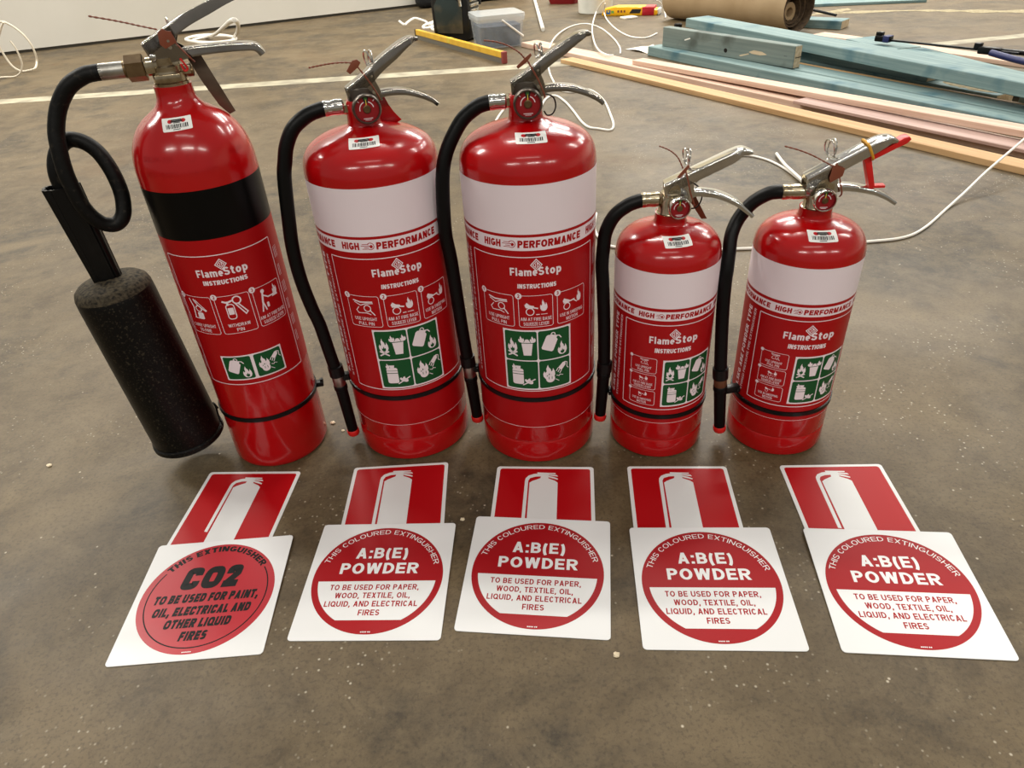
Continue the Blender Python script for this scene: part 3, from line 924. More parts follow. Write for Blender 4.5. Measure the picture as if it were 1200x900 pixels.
def side_text(D, phi_t, phi_b, z0, z1, s, hgt, Rm, m, l, bold):
    """text running up the cylinder at the given angle"""
    def fn(x, y):
        t = (x - z0) / (z1 - z0)
        ph = phi_b + (phi_t - phi_b) * t
        return (R(ph) * Rm - y, x)
    D.text(s, z0, z1, 0, hgt, m, l, bold, fn=fn)


def base_strap(t, Rm, z, tilt=0.0, phi_clip=-90, tail=False):
    b = new()
    segs = 96; wd_ = 7.4; th = 2.2
    rings = []
    for i in range(segs):
        a = 2 * PI * i / segs
        zz = z + tilt * math.sin(a)
        ring = []
        for (r, dz) in ((Rm + .25, -wd_ / 2), (Rm + th, -wd_ / 2 + .5), (Rm + th, wd_ / 2 - .5), (Rm + .25, wd_ / 2)):
            ring.append(b.verts.new((r * math.sin(a), -r * math.cos(a), zz + dz)))
        rings.append(ring)
    for i in range(segs):
        ring_faces(b, rings[i], rings[(i + 1) % segs], 0)
    return obj('retaining_strap', b, 'plastic_black', t, 0.001, smooth=50)


def gauge(t, p, r, rim, dark):
    """p: centre of the back of the gauge, facing local -Y"""
    mx = axis_mx(p, (0, -1, 0))
    b = new()
    lathe(b, [(r * .7, -4), (r * .96, 0), (r, 1.5), (r, 9), (r * .93, 11), (r * .86, 11), (r * .84, 8.6)], 48, 0, mx, cap1=False)
    g = obj('pressure_gauge', b, rim, t, 0.001)
    D = Deco()
    D.disc(0, 0, r * .86, 0, 0, 40)
    D.ring(0, 0, r * .46, r * .52, 10, 72, 1, 1, 16); D.ring(0, 0, r * .46, r * .52, 108, 190, 1, 1, 16); D.ring(0, 0, r * .40, r * .80, 74, 106, 2, 2, 8)
    D.ring(0, 0, r * .60, r * .80, 82, 98, 4, 3, 6)
    D.poly([(-.7, r * .2), (.7, r * .2), (.4, r * .62), (-.4, r * .62)], 3, 4)
    D.line([(r * .5, r * .5), (r * .62, r * .62)], 1.0, 1, 1); D.line([(-r * .5, r * .5), (-r * .62, r * .62)], 1.0, 1, 1)
    D.line([(-r * .3, -r * .62), (r * .3, -r * .62)], .8, 1, 1); D.line([(-r * .2, -r * .72), (r * .2, -r * .72)], .6, 1, 1)
    b = new()
    D.build(b, lambda u, v, l: Vector((p[0] + u, p[1] - 7.2 - .12 * l, p[2] + v)))
    obj('dial', b, ['gauge_red', 'label_white', dark, 'gauge_yellow', 'gauge_green'], g, 0.001, smooth=0)
    b = new()
    lathe(b, [(r * .27, 7.0), (r * .27, 8.6), (r * .22, 9.4), (r * .1, 9.4), (r * .09, 9.0)], 24, 0, mx)
    obj('boss', b, 'brass', g, 0.001)


def hexnut(b, p0, d, r, L, m=0):
    mx = axis_mx(p0, d)
    lathe(b, [(r * .92, 0), (r, .8), (r, L - .8), (r * .92, L)], 6, m, mx)


def tamper_seal(t, flagpoly, y, tail, strap, mseal='seal'):
    b = new()
    prism(b, flagpoly, y - .8, y + .8, 0, bev=0.3)
    tube(b, tail, 0.6, 6, 0, n=6, bead=2.1)
    tube(b, strap, 0.9, 6, 0, n=4, bead=1.35)
    return obj('tamper_seal', b, mseal, t, 0.001)


def powder(label, loc, yaw, big, hose_pts, sticker_phi, spec):
    t = thing('fire_extinguisher', label, 'fire extinguisher', loc, R(yaw), 'fire extinguishers standing in a row')
    Rm = 90.0 if big else 72.4
    if big:
        prof = [(80, 0), (86.5, 1.2), (89.2, 4), (90, 9), (90, 39), (89.3, 41), (88.9, 42.4), (89.4, 44), (90, 46), (90, 200), (90, 449), (89.4, 457), (87.6, 465), (84, 473), (78, 480), (69, 486), (57, 491.5), (42, 496), (30, 499.5), (24, 502), (21.8, 505), (21, 520)]
        zw1, zw0, zr, h1, h0, zo = 445.8, 382.5, 378.6, 378.6, 360.5, 352.0
        seam = 72.7
    else:
        prof = [(64, 0), (69.5, 1.2), (71.8, 4), (72.4, 8), (72.4, 33), (71.8, 35), (71.4, 36.3), (71.9, 38), (72.4, 40), (72.4, 180), (72.4, 317), (71.7, 325), (69.6, 333), (65.5, 340.5), (59, 347), (50, 352), (39, 355.8), (29, 358.4), (23.5, 360.6), (21.3, 364), (20.8, 375)]
        zw1, zw0, h1, h0, zo = 317.2, 265.3, 260.7, 246.7, 240.2
        seam = 70.4
    kd = next(i for i, q in enumerate(prof) if q[0] == Rm and q[1] > 300)
    prof = prof[:kd] + [(q.x, q.y) for q in smooth_path([Vector((r, z, 0)) for r, z in prof[kd:]], 4)]
    b = new(); lathe(b, prof, 128, 0)
    obj('cylinder', b, 'red', t, 0.001, smooth=30)
    # label sleeve
    D = Deco(); W, RD, G, K = 1, 0, 2, 3
    u = lambda deg: R(deg) * Rm
    half = PI * Rm - 0.05
    D.rect(-half, half, seam, zw1, RD, 0)
    D.rect(-half, half, seam, seam + .55, W, 1)
    D.rect(-half, half, zw0, zw1, W, 1)
    D.rect(-half, half, h0, h1, W, 1)
    tc = (h0 + h1) / 2; hc = (h1 - h0) * .56 / 2
    if big:
        H = (-44, -27.5); I = (-26, -14.8); P = (-13.3, 43.5); per = 95.0
    else:
        H = (-40.9, -23); I = (-21.5, -12.5); P = (-11, 48.4); per = 95.0
    for k in (-1, 0, 1):
        o_ = k * per
        D.text('HIGH', u(H[0] + o_), u(H[1] + o_), tc - hc, tc + hc, RD, 2, 0.255, 0.06)
        D.text('PERFORMANCE', u(P[0] + o_), u(P[1] + o_), tc - hc, tc + hc, RD, 2, 0.255, 0.06)
        x0, x1 = u(I[0] + o_), u(I[1] + o_); wI = x1 - x0; cx = x1 - hc * 1.0
        D.ring(cx, tc, hc * .82, hc * 1.0, -120, 150, RD, 2, 20)
        D.poly(fit(FLAME, cx, tc, hc * 1.0, hc * 1.2, 60), RD, 2)
        for dy, a in ((.55, .1), (.1, .0), (-.35, .25), (-.75, .1)):
            D.line([(x0 + a * wI, tc + dy * hc), (cx - hc * .5, tc + dy * hc)], hc * .16, RD, 2)
    if big:
        oL, oR, oB = -60, 60, 139.6
    else:
        oL, oR, oB = -58.2, 64.0, 95.6
    D.outline(u(oL), u(oR), oB, zo, 2.0, 1.25, W, 2)
    # brand and heading
    if big:
        D.text('Flame', u(-21), u(2.2), 325.2, 336.4, W, 4, 0.2); D.text('Stop', u(3.0), u(23), 325.6, 337.4, W, 4, 0.2)
        diamond_logo(D, u(1.6), 340.4, 8.2, 9.0, W, RD, 2)
        D.text('INSTRUCTIONS', u(-15.2), u(18.2), 306.8, 313.4, W, 2, 0.25, 0.06)
        for i, (a0, a1) in enumerate(((-50.2, -19.4), (-15.4, 14.8), (18.6, 48.6))):
            z0, z1 = 247.6, 296.2
            D.outline(u(a0), u(a1), z0, z1, 3.5, .7, W, 2)
            D.disc(u(a0) + .8, z1 - .8, 4.6, W, 3, 20)
            D.text(str(i + 1), u(a0) + (-.6 if i == 0 else -.9), u(a0) + (1.6 if i == 0 else 2.4), z1 - 3.4, z1 + 1.9, RD, 4, 0.2)
            cx = (u(a0) + u(a1)) / 2
            step_icon(D, ('pull', 'aim', 'sweep')[i], cx, z0 + 30.5, 36, W, RD, 2)
            l1, l2 = (('USE UPRIGHT', 'PULL PIN'), ('AIM AT FIRE BASE', 'SQUEEZE LEVER'), ('USE IN SWEEPING', 'MOTION'))[i]
            w1 = (34, 42.5, 39)[i]; w2 = (24, 35, 20)[i]
            D.text(l1, cx - w1 / 2, cx + w1 / 2, z0 + 10.2, z0 + 15.2, W, 2, 0.145)
            D.text(l2, cx - w2 / 2, cx + w2 / 2, z0 + 2.8, z0 + 7.8, W, 2, 0.145)
        g0, g1, gz0, gz1 = -31.2, 31.4, 142.4, 243.0
        side_text(D, -66, -66, 150, 349, 'STORED PRESSURE FIRE EXTINGUISHER', 4.6, Rm, W, 2, 0.15)
        side_text(D, -73.5, -73.5, 150, 349, '9.0KG ABE POWDER TYPE', 8.2, Rm, W, 2, 0.22)
        for k in range(5):
            for j in range(3):
                D.rect(u(64.5) + j * 4.2, u(64.5) + j * 4.2 + 1.0, 160 + k * 38, 160 + k * 38 + 22 + 4 * ((k + j) % 3), W, 2)
    else:
        D.text('Flame', u(-27), u(.4), 210.0, 221.0, W, 4, 0.2); D.text('Stop', u(1.4), u(28.3), 210.4, 222.2, W, 4, 0.2)
        diamond_logo(D, u(.8), 225.6, 8.2, 8.6, W, RD, 2)
        D.text('INSTRUCTIONS', u(-20.3), u(21.0), 195.2, 202.4, W, 2, 0.25, 0.06)
        for i in range(3):
            z1 = 184.6 - 28.2 * i; z0 = z1 - 25.6
            a0, a1 = -47.6, -16.6
            D.outline(u(a0), u(a1), z0, z1, 3.2, .6, W, 2)
            D.disc(u(a0) + .7, z1 - .7, 2.6, W, 3, 16)
            cx = (u(a0) + u(a1)) / 2
            step_icon(D, ('pull', 'aim', 'sweep')[i], cx + 1, z0 + 18.4, 15, W, RD, 2)
            l1, l2 = (('USE UPRIGHT', 'PULL PIN'), ('AIM AT FIRE BASE', 'SQUEEZE LEVER'), ('USE IN SWEEPING', 'MOTION'))[i]
            w1 = (24, 30, 29)[i]; w2 = (17, 26, 14)[i]
            D.text(l1, cx - w1 / 2, cx + w1 / 2, z0 + 7.3, z0 + 11.1, W, 2, 0.145)
            D.text(l2, cx - w2 / 2, cx + w2 / 2, z0 + 2.2, z0 + 6.0, W, 2, 0.145)
        g0, g1, gz0, gz1 = -9.9, 54.0, 101.5, 183.0
        side_text(D, -63.4, -68.2, 97, 239, 'STORED PRESSURE FIRE EXTINGUISHER', 4.4, Rm, W, 2, 0.145)
        side_text(D, -71.0, -76.4, 97, 239, '4.5KG ABE POWDER TYPE', 8.0, Rm, W, 2, 0.22)
        for k in range(4):
            D.rect(u(69), u(69) + .9, 110 + k * 32, 128 + k * 32, W, 2)
    D.rect(u(g0), u(g1), gz0, gz1, W, 3)
    xm = (u(g0) + u(g1)) / 2; zm = (gz0 + gz1) / 2; e = 2.4; q = .9
    cells = ((u(g0) + e, xm - q, zm + q, gz1 - e, cell_bin), (xm + q, u(g1) - e, zm + q, gz1 - e, cell_can),
             (u(g0) + e, xm - q, gz0 + e, zm - q, cell_gas), (xm + q, u(g1) - e, gz0 + e, zm - q, cell_plug))
    for x0, x1, z0, z1, fn in cells:
        D.rrect(x0, x1, z0, z1, 3.0, G, 4)
        fn(D, (x0 + x1) / 2, (z0 + z1) / 2, min(x1 - x0, z1 - z0) * .98, W, G, 5)
    b = new(); D.build(b, cylmap(Rm), step=3.0)
    obj('label', b, ['label_red', 'label_white', 'label_green', 'label_black'], t, 0.001, smooth=0)
    dome_sticker(prof, Rm, sticker_phi, 492.2 if big else 352.5, 39 if big else 37, 23 if big else 21, t, spec.get('sticker_tilt', 0))

    # ---- valve
    zv = 0.0
    b = new()
    hm = 'dark_chrome' if big else spec['handle']
    if big:
        lathe(b, [(21, 497), (21.4, 500), (20.6, 512), (20.6, 530), (18.5, 533)], 40, 0, None)          # red painted valve column
        lathe(b, [(16.5, 526), (16.5, 540), (15.6, 546), (10, 548)], 32, 1, None)                         # spindle dome
        hexnut(b, (-14, 0, 524.3), (-1, 0, 0), 8.6, 10, 2)
        lathe(b, [(7.5, 0), (7.5, 12)], 24, 2, axis_mx((-6, 0, 524.3), (-1, 0, 0)))
        obj('valve', b, ['red', 'gauge_dark', 'nickel'], t, 0.001)
        zh, xh0 = 524.3, -24
    else:
        lathe(b, [(20.8, 372), (20.8, 374.5), (18, 375.5), (17, 377), (17, 392), (15, 396), (15, 402), (12, 406), (6, 407)], 40, 0)
        lathe(b, [(10, 0), (10, 14)], 24, 0, axis_mx((0, 0, 393), (-1, 0, 0)))
        hexnut(b, (-9, 0, 393.8), (-1, 0, 0), 8.8, 9, 0)
        lathe(b, [(8.5, 0), (8.5, 22)], 24, 0, axis_mx((0, -8, 391), (0, -1, 0)))
        lathe(b, [(11, 0), (11, 2.4), (6, 3.0)], 24, 0, axis_mx((3, -10.4, 404), (0, -1, 0)))
        obj('valve', b, ['nickel'], t, 0.001)
        zh, xh0 = 393.8, -18
    if big:
        gauge(t, (2.5, -24, 526), 18.0, 'gauge_dark', 'sticker_black')
    else:
        gauge(t, spec['gauge'], 14.6, 'chrome', 'sticker_black')
    # ---- carrying handle
    b = new()
    W0 = 11.0 if big else 12.0
    if big:
        path = [(-17, 548), (7, 562), (24, 574.5), (45, 587), (63, 596), (75, 598.6), (82.5, 596)]
        channel(b, path, lambda s: W0 if s < .75 else W0 - (s - .75) * 18, lambda s: (15 - 4 * s if s < .5 else 13 - (s - .5) * 19) if s < .95 else 3.5)
        for sgn in (-1, 1):
            y0 = sgn * W0; y1 = sgn * (W0 - 1.7)
            prism(b, [(-17, 546), (7, 559), (20, 566), (20.5, 554), (25, 543), (26.5, 530), (12, 528), (-15, 529)], min(y0, y1), max(y0, y1), 0)
            lathe(b, [(3.6, 0), (3.4, 1.4), (1.8, 2.4)], 16, 1, axis_mx((-7, sgn * W0, 536), (0, sgn, 0)))
            lathe(b, [(2.6, 0), (2.4, 1.6)], 14, 1, axis_mx((17, sgn * W0, 541), (0, sgn, 0)))
    else:
        path = spec['top']
        channel(b, path, lambda s: W0 if s < .7 else W0 - (s - .7) * 16, lambda s: (15 - 3 * s if s < .6 else 13.2 - (s - .6) * 22) if s < .94 else 4.2)
        a = path[0][0]; zb = path[0][1]
        for sgn in (-1, 1):
            y0 = sgn * W0; y1 = sgn * (W0 - 1.7)
            prism(b, [(a, zb - 3), (a + 14, zb + 4), (a + 26, zb + 10), (a + 37, zb + 3), (a + 40, zb - 12), (a + 36, zb - 25), (a + 2, zb - 24)], min(y0, y1), max(y0, y1), 0)
            lathe(b, [(3.4, 0), (3.2, 1.4), (1.8, 2.2)], 16, 1, axis_mx((a + 8, sgn * W0, zb - 14), (0, sgn, 0)))
            lathe(b, [(2.4, 0), (2.2, 1.4)], 14, 1, axis_mx((a + 32, sgn * W0, zb - 6), (0, sgn, 0)))
    obj('carrying_handle', b, [hm, 'chrome'], t, 0.001)
    # ---- squeeze lever
    b = new()
    lp = [(-4, 537), (14, 538), (25, 540.5), (40, 541), (59, 538.6), (78, 531.8), (92, 524), (99.5, 517.2)] if big else spec['lever']
    channel(b, lp, lambda s: 8.4 if s < .35 else 8.4 + min((s - .35) * 5, 1.6), lambda s: 9.5 - 4.5 * s, t=1.5)
    obj('squeeze_lever', b, hm, t, 0.001)
    # ---- safety pin and ring
    b = new()
    px, pz = (17, 560) if big else spec['pin']
    tube(b, [(px, -14, pz), (px, 16, pz)], 1.5, 10, 0, n=1)
    torus(b, (px + 2, 20, pz + 13), (1, .25, .2), 11.5, 1.1, 32, 8, 0)
    torus(b, (px + 5, 20, pz + 13), (1, .1, -.1), 11.5, 1.1, 32, 8, 0)
    obj('safety_pin', b, 'chrome', t, 0.001)
    # ---- seal
    tamper_seal(t, *spec['seal'])
    # ---- hose with fittings
    hp = [Vector((x, -o_, z)) for (x, z, o_) in hose_pts]
    b = new(); tube(b, hp, 9.4, 20, 0, n=8)
    h = obj('hose', b, 'rubber', t, 0.001)
    b = new()
    f0 = hp[0]; d0 = (hp[1] - hp[0]).normalized()
    lathe(b, [(8.6, -2), (9.9, 0), (9.9, 5), (9.4, 6), (9.4, 12), (9.9, 13), (9.9, f0.x * 0 + (xh0 - f0.x) + 2), (8, (xh0 - f0.x) + 4)], 28, 0, axis_mx(f0 + Vector((-3, 0, 0)), (1, 0, 0)))
    obj('hose_ferrule', b, 'nickel' if not big else 'chrome', h, 0.001)
    e0 = hp[-1]; e1 = Vector((spec['nozzle'][0], -spec['nozzle'][2], spec['nozzle'][1]))
    dv = (e1 - e0); L = dv.length; nx = axis_mx(e0, dv)
    b = new()
    lathe(b, [(9.4, -16), (11.6, -15), (11.6, 2), (10, 3)], 24, 0, nx)
    c_ = obj('hose_clip', b, 'plastic_black', h, 0.001)
    b = new()
    k = spec.get('band', 14)
    lathe(b, [(9.6, 2), (9.8, 3), (9.8, k), (9.2, k + 1)], 24, 0, nx)
    obj('hose_band', b, 'steel' if big else 'brown_tag', h, 0.001)
    b = new()
    lathe(b, [(9, k), (10.6, k + 1.5), (10.6, k + 8), (9.4, k + 9.5), (8.6, L - 12), (8.6, L - 9)], 24, 0, nx)
    obj('nozzle', b, 'rubber', h, 0.001)
    b = new()
    lathe(b, [(9.2, L - 10), (9.9, L - 9), (9.9, L - 2), (9.0, L), (5.5, L), (5.0, L - 3)], 24, 0, nx)
    obj('nozzle_cap', b, 'cap_red', h, 0.001)
    # ---- strap and bracket to the hose
    sz = 124.5 if big else 82.8
    st = base_strap(t, Rm, sz)
    b = new()
    ex, ey = e0.x, e0.y
    ang = math.atan2(ey, ex)
    rr0 = math.hypot(ex, ey)
    zc = sz + spec.get('clip_dz', 3)
    mx = Matrix.Rotation(ang, 4, 'Z')
    box(b, Rm - .2 if False else Rm + .3, max(rr0 - 8, Rm + 5), -5.5, 5.5, zc - 5, zc + 6, 0, 1.0, mx=mx)
    box(b, Rm + 1.0, Rm + 6, -8, 8, zc - 3.5, zc + 3.5, 0, .8, mx=mx)
    obj('strap_buckle', b, 'plastic_black', st, 0.001)
    # ---- hook or loop behind
    if spec.get('hook'):
        b = new()
        prism(b, spec['hook'][0], spec['hook'][1], spec['hook'][1] + 1.8, 0, bev=.4)
        obj('wall_hook', b, spec['hook'][2], t, 0.001)
    if spec.get('turn'):
        for ch in t.children:
            if ch.name.split('.')[0] in ('carrying_handle', 'squeeze_lever', 'safety_pin', 'tamper_seal'):
                ch.rotation_euler.z = R(spec['turn'])
    if spec.get('loop'):
        b = new(); tube(b, spec['loop'], 1.0, 8, 0, n=8)
        obj('cord_loop', b, 'plastic_black', t, 0.001)
    return t


seal2 = ([(-13, 569), (-9, 565), (2, 572), (6, 577), (2, 581), (-4, 580)], -13.5,
         [(-1, -13, 577), (-14, -13, 579), (-30, -13, 579.5), (-44, -13, 578.6), (-57, -13, 577.6)],
         [(0, -13, 575), (8, -13.4, 562), (16, -13.6, 548), (22, -13.6, 534), (23, -9, 529)])
powder('large powder fire extinguisher, white band, second from left, red hook plate behind lever', (-0.1684, 0.9515, 0), 15.5, True,
       [(-44, 526.4, 0), (-54, 525.5, 0), (-70, 521, 0), (-90, 508, 0), (-103, 488.5, 0), (-110, 468, 0), (-115.5, 447, 0), (-122.4, 395, 0), (-127, 350, 0), (-126.5, 302, 0), (-121, 255, 0), (-115.8, 226, 0), (-111.5, 174, 0), (-108, 136, 0)],
       -11, dict(seal=seal2, nozzle=(-103.8, 15.0, 0), band=20, clip_dz=4,
                 hook=([(12, 533), (31, 532), (36, 518), (42, 508), (51, 497), (44, 494), (14, 497)], 15, 'red'), sticker_tilt=3))
seal3 = ([(-9, 566), (-7, 563), (4, 570), (10, 577), (9, 580), (2, 575)], -13.5,
         [(3, -13, 572), (-3.6, -13, 580), (-12, -13, 586), (-20.6, -13, 590.5), (-33, -13, 594.5), (-46, -13, 596.5)],
         [(5, -13, 571), (11, -13.4, 560), (18, -13.6, 547), (24, -13.6, 531), (24, -9, 528)])
powder('large powder fire extinguisher, white band, middle one of the five, black cord loop at valve', (0.0402, 0.9233, 0), -0.5, True,
       [(-41, 524, 0), (-51, 522.6, 0), (-62.7, 518.3, 0), (-80.1, 505.7, 2), (-95.5, 485, 7), (-105.6, 465, 11), (-111.4, 443, 14), (-115.1, 406, 16), (-116.8, 360, 16), (-113.6, 315, 12), (-109.9, 212, 5), (-106.3, 137, 0)],
       4.0, dict(seal=seal3, nozzle=(-100.7, 25.5, 0), band=22, clip_dz=4,
                 loop=[(26, 4, 529), (36, 5, 524), (39, 6, 513), (35, 6, 504), (28, 6, 502.5), (24, 6, 508)], sticker_tilt=-2))
seal4 = ([(3, 426), (7, 425), (14, 433), (18, 440), (16, 442), (9, 434)], -14.5,
         [(10, -14, 437), (4, -14, 449), (-2, -14, 456), (-11, -14, 462), (-22, -14, 466.3)],
         [(13, -14, 436), (18, -14.5, 420), (22, -14.6, 405), (28, -14, 390), (28, -9, 387)])
powder('small powder fire extinguisher without red handle clip, between tall middle one and rightmost one', (0.2287, 0.8977, 0), 0.0, False,
       [(-36.7, 393.3, 0), (-46, 391.8, 0), (-59.2, 387, 0), (-76, 374, 0), (-87, 351.7, 0), (-90.4, 329, 3), (-92, 304, 4), (-90.3, 277, 4), (-86.5, 203.4, 0), (-85.2, 126, 0)],
       0.0, dict(handle='chrome', seal=seal4, nozzle=(-90.2, 31.5, 0), band=3, clip_dz=3, gauge=(3.4, -24, 390.6),
                  top=[(-12, 415), (14, 428), (41, 441), (66, 453), (82, 458.5), (96, 454.3)],
                  lever=[(-4, 400), (14, 403), (31, 406), (46, 404.6), (60, 401.6), (83, 391.6), (98, 380.5), (108, 371.8)],
                  pin=(14, 428), sticker_tilt=3, turn=-9,
                  hook=([(24, 400), (33, 399), (38, 384), (55, 355), (47, 355), (30, 380)], 15, 'brown_tag'),
                  loop=[(26, 4, 412), (38, 5, 402), (42, 6, 388), (36, 6, 376), (26, 6, 376), (22, 6, 384)]))
seal5 = ([(4, 417), (6, 430), (10, 437), (12, 432), (21, 429), (20, 419), (6, 411)], -15.0,
         [(8, -14.5, 431), (-4, -14.5, 437), (-22, -14.5, 446.6), (-40, -14.5, 454), (-58, -14.5, 459.4)],
         [(16, -14.5, 420), (20, -14.6, 408), (24, -14, 396), (24, -9, 390)])
t5 = powder('small powder fire extinguisher at right end of the row, red clip under its handle', (0.4188, 0.8830, 0), -5.5, False,
            [(-43, 395.1, 0), (-52, 394.2, -4), (-63, 389.5, -10), (-79.5, 375, -17), (-95, 354.5, -15), (-104, 335, -6), (-106.6, 313.7, 4), (-108.4, 291, 12), (-109.1, 273.5, 14), (-109, 231.9, 20), (-105, 163.3, 26), (-101.6, 122, 28)],
            -1.5, dict(handle='chrome', seal=seal5, nozzle=(-91.6, 18.0, 28), band=16, clip_dz=12, gauge=(-1.6, -24, 393.6),
                       top=[(-22, 417), (2, 430.6), (19, 439.8), (41, 452), (60, 461.4), (74, 463.4), (83.5, 458.4)],
                       lever=[(-6, 400), (10, 402), (24, 404.5), (38, 403.6), (53, 400.8), (70, 396), (85, 389), (99, 379.8)],
                       pin=(8, 431), sticker_tilt=-1))
# red clip that keeps the two levers apart, held by an amber rubber band
b = new()
n0 = 0
plate = [(44, 436.5), (52, 441), (74, 452), (88, 461.5), (94, 463), (97, 459.5), (93, 454.5), (82, 449.5), (60, 437.5), (48, 431)]
prism(b, plate, -7.5, 7.5, 0, bev=.6)
prism(b, [(46, 438), (54, 440), (67.5, 399), (61, 397)], -6, 6, 0, bev=.6)
box(b, 62, 81, -5, 5, 397.6, 401.4, 0, 1.2)
cl = obj('lever_clip', b, 'cap_red', t5, 0.001)
cl['label'] = 'red plastic lever clip'
b = new()
mxb = axis_mx((50, 0, 447), (.88, 0, .47))
pts = []
for i in range(33):
    a = 2 * PI * i / 32
    ca, sa = math.cos(a), math.sin(a)
    e = lambda v: math.copysign(abs(v) ** .45, v)
    pts.append(mxb @ Vector((11.5 * e(ca), 13.2 * e(sa), 0)))
tube(b, pts, 1.7, 8, 0, n=1)
obj('rubber_band', b, 'yellow_band', t5, 0.001)


# ---- carbon dioxide extinguisher
def co2():
    t = thing('fire_extinguisher', 'tall carbon dioxide fire extinguisher with black band and black horn, at left end', 'fire extinguisher', (-0.395, 0.9416, 0), R(15), 'fire extinguishers standing in a row')
    Rm = 75.2
    prof = [(66, 0), (72, 1.5), (74.6, 5), (75.2, 10), (75.2, 200), (75.2, 462), (74.6, 476), (72.6, 489), (69, 501), (63.5, 512), (56.5, 521.5), (48, 529.5), (39, 535.6), (31, 541), (26, 547), (23.4, 553), (22.6, 560), (22.6, 567)]
    prof = prof[:5] + [(q.x, q.y) for q in smooth_path([Vector((r, z, 0)) for r, z in prof[5:]], 4)]
    bc = new(); lathe(bc, prof, 128, 0)
    D = Deco(); W, RD, G, K = 1, 0, 2, 3
    u = lambda d: R(d) * Rm
    half = PI * Rm - .05
    D.rect(-half, half, 391, 455, K, 0)
    D.rect(-half, half, 162.0, 391, RD, 0)
    D.outline(u(-60), u(60), 164.2, 369.6, 2.0, 1.2, W, 2)
    D.text('Flame', u(-26.5), u(.2), 339.0, 349.8, W, 4, 0.2); D.text('Stop', u(1.0), u(25), 339.4, 351, W, 4, 0.2)
    diamond_logo(D, u(.4), 355.6, 8.0, 8.2, W, RD, 2)
    D.text('INSTRUCTIONS', u(-22.8), u(22.2), 327, 333.6, W, 2, 0.25, 0.06)
    for i, (a0, a1) in enumerate(((-57.2, -21), (-17.6, 18.2), (21.6, 56))):
        z0, z1 = 250.6, 309.6
        D.outline(u(a0), u(a1), z0, z1, 3.5, .7, W, 2)
        D.disc(u(a0) + .8, z1 - .8, 4.4, W, 3, 20)
        D.text(str(i + 1), u(a0) - .6, u(a0) + 2.2, z1 - 3.2, z1 + 1.8, RD, 4, 0.2)
        cx = (u(a0) + u(a1)) / 2
        step_icon(D, ('carry', 'withdraw', 'person')[i], cx, z0 + 38, 37, W, RD, 2)
        l1, l2 = (('CARRY UPRIGHT', 'TO FIRE'), ('WITHDRAW', 'PIN'), ('AIM AT FIRE BASE', 'SQUEEZE LEVER'))[i]
        w1 = (38, 30, 42)[i]; w2 = (20, 10, 35)[i]
        D.text(l1, cx - w1 / 2, cx + w1 / 2, z0 + 10.6, z0 + 15.6, W, 2, 0.145)
        D.text(l2, cx - w2 / 2, cx + w2 / 2, z0 + 3.2, z0 + 8.2, W, 2, 0.145)
    g0, g1, gz0, gz1 = u(-31.8), u(35.6), 172.4, 214.2
    D.rect(g0, g1, gz0, gz1, W, 3)
    xm = (g0 + g1) / 2
    for x0, x1, fn in ((g0 + 2.2, xm - 2.2, cell_can), (xm + 2.2, g1 - 2.2, cell_plug)):
        D.rrect(x0, x1, gz0 + 2, gz1 - 2, 2.6, G, 4)
        fn(D, (x0 + x1) / 2, (gz0 + gz1) / 2, (x1 - x0) * .98, W, G, 5)
    for k in range(6):
        for j in range(2 + k % 2):
            D.rect(u(63.5) + j * 3.6, u(63.5) + j * 3.6 + .9, 200 + k * 27, 200 + k * 27 + 17, W, 2)
    for k in range(5):
        D.rect(u(-63.5), u(-63.5) + .9, 185 + k * 34, 206 + k * 34, W, 2)
    b = new(); D.build(b, cylmap(Rm), step=3.0)
    obj('label', b, ['label_red', 'label_white', 'label_green', 'label_black'], t, 0.001, smooth=0)
    dome_sticker(prof, Rm, -3, 530, 35, 20, t, 3)
    # stamped lettering on the shoulder
    D = Deco()
    for s, ph0, ph1, z0, z1 in (('REF-05KG LAB 2019', -46, 26, 474, 480.5), ('SHENGXIN', -48, -14, 492, 498), ('86575', 44, 62, 488, 494)):
        D.text(s, R(ph0) * 70, R(ph1) * 70, z0, z1, 0, 1, 0.15, spacing=1.4)
    D.ring(R(4) * 70, 495, 4.4, 5.2, 0, 360, 0, 1, 24)

    def mp(uu, v, l):
        for (r0, z0), (r1, z1) in zip(prof[:-1], prof[1:]):
            if z0 <= v <= z1:
                q = (v - z0) / (z1 - z0); r = r0 + q * (r1 - r0) + .35; break
        a = uu / 70
        return Vector((r * math.sin(a), -r * math.cos(a), v + .12))
    D.build(bc, mp, step=2.0, vstep=1.5)
    obj('cylinder', bc, 'red', t, 0.001, smooth=30)
    # valve
    b = new()
    lathe(b, [(20.5, 566), (20.5, 570), (19.5, 571), (19.5, 581), (17.5, 583), (17.5, 588), (15, 590), (15, 598)], 40, 0)
    box(b, -15, 15, -22.5, -16, 572, 581, 0, 1.2)
    lathe(b, [(10.5, 0), (10.5, 22)], 28, 0, axis_mx((0, 0, 588.6), (-1, 0, 0)))
    box(b, -24, 16, -12, 12, 582, 596, 0, 2.0)
    box(b, 14, 27, -8, 8, 577, 588, 0, 2.0)
    lathe(b, [(6, 0), (6, 8), (4.5, 9)], 20, 1, axis_mx((20, 0, 579), (1, 0, 0)))
    obj('valve', b, ['nickel', 'brass'], t, 0.001)
    # hose and fittings
    b = new()
    hexnut(b, (-24, 0, 588.8), (-1, 0, 0), 15.2, 21, 0)
    lathe(b, [(11, 0), (10, 3)], 24, 0, axis_mx((-45, 0, 588.8), (-1, 0, 0)))
    lathe(b, [(9, 0), (9.6, 1), (9.6, 28), (9, 29)], 28, 1, axis_mx((-47, 0, 588.6), (-1, 0, .0)))
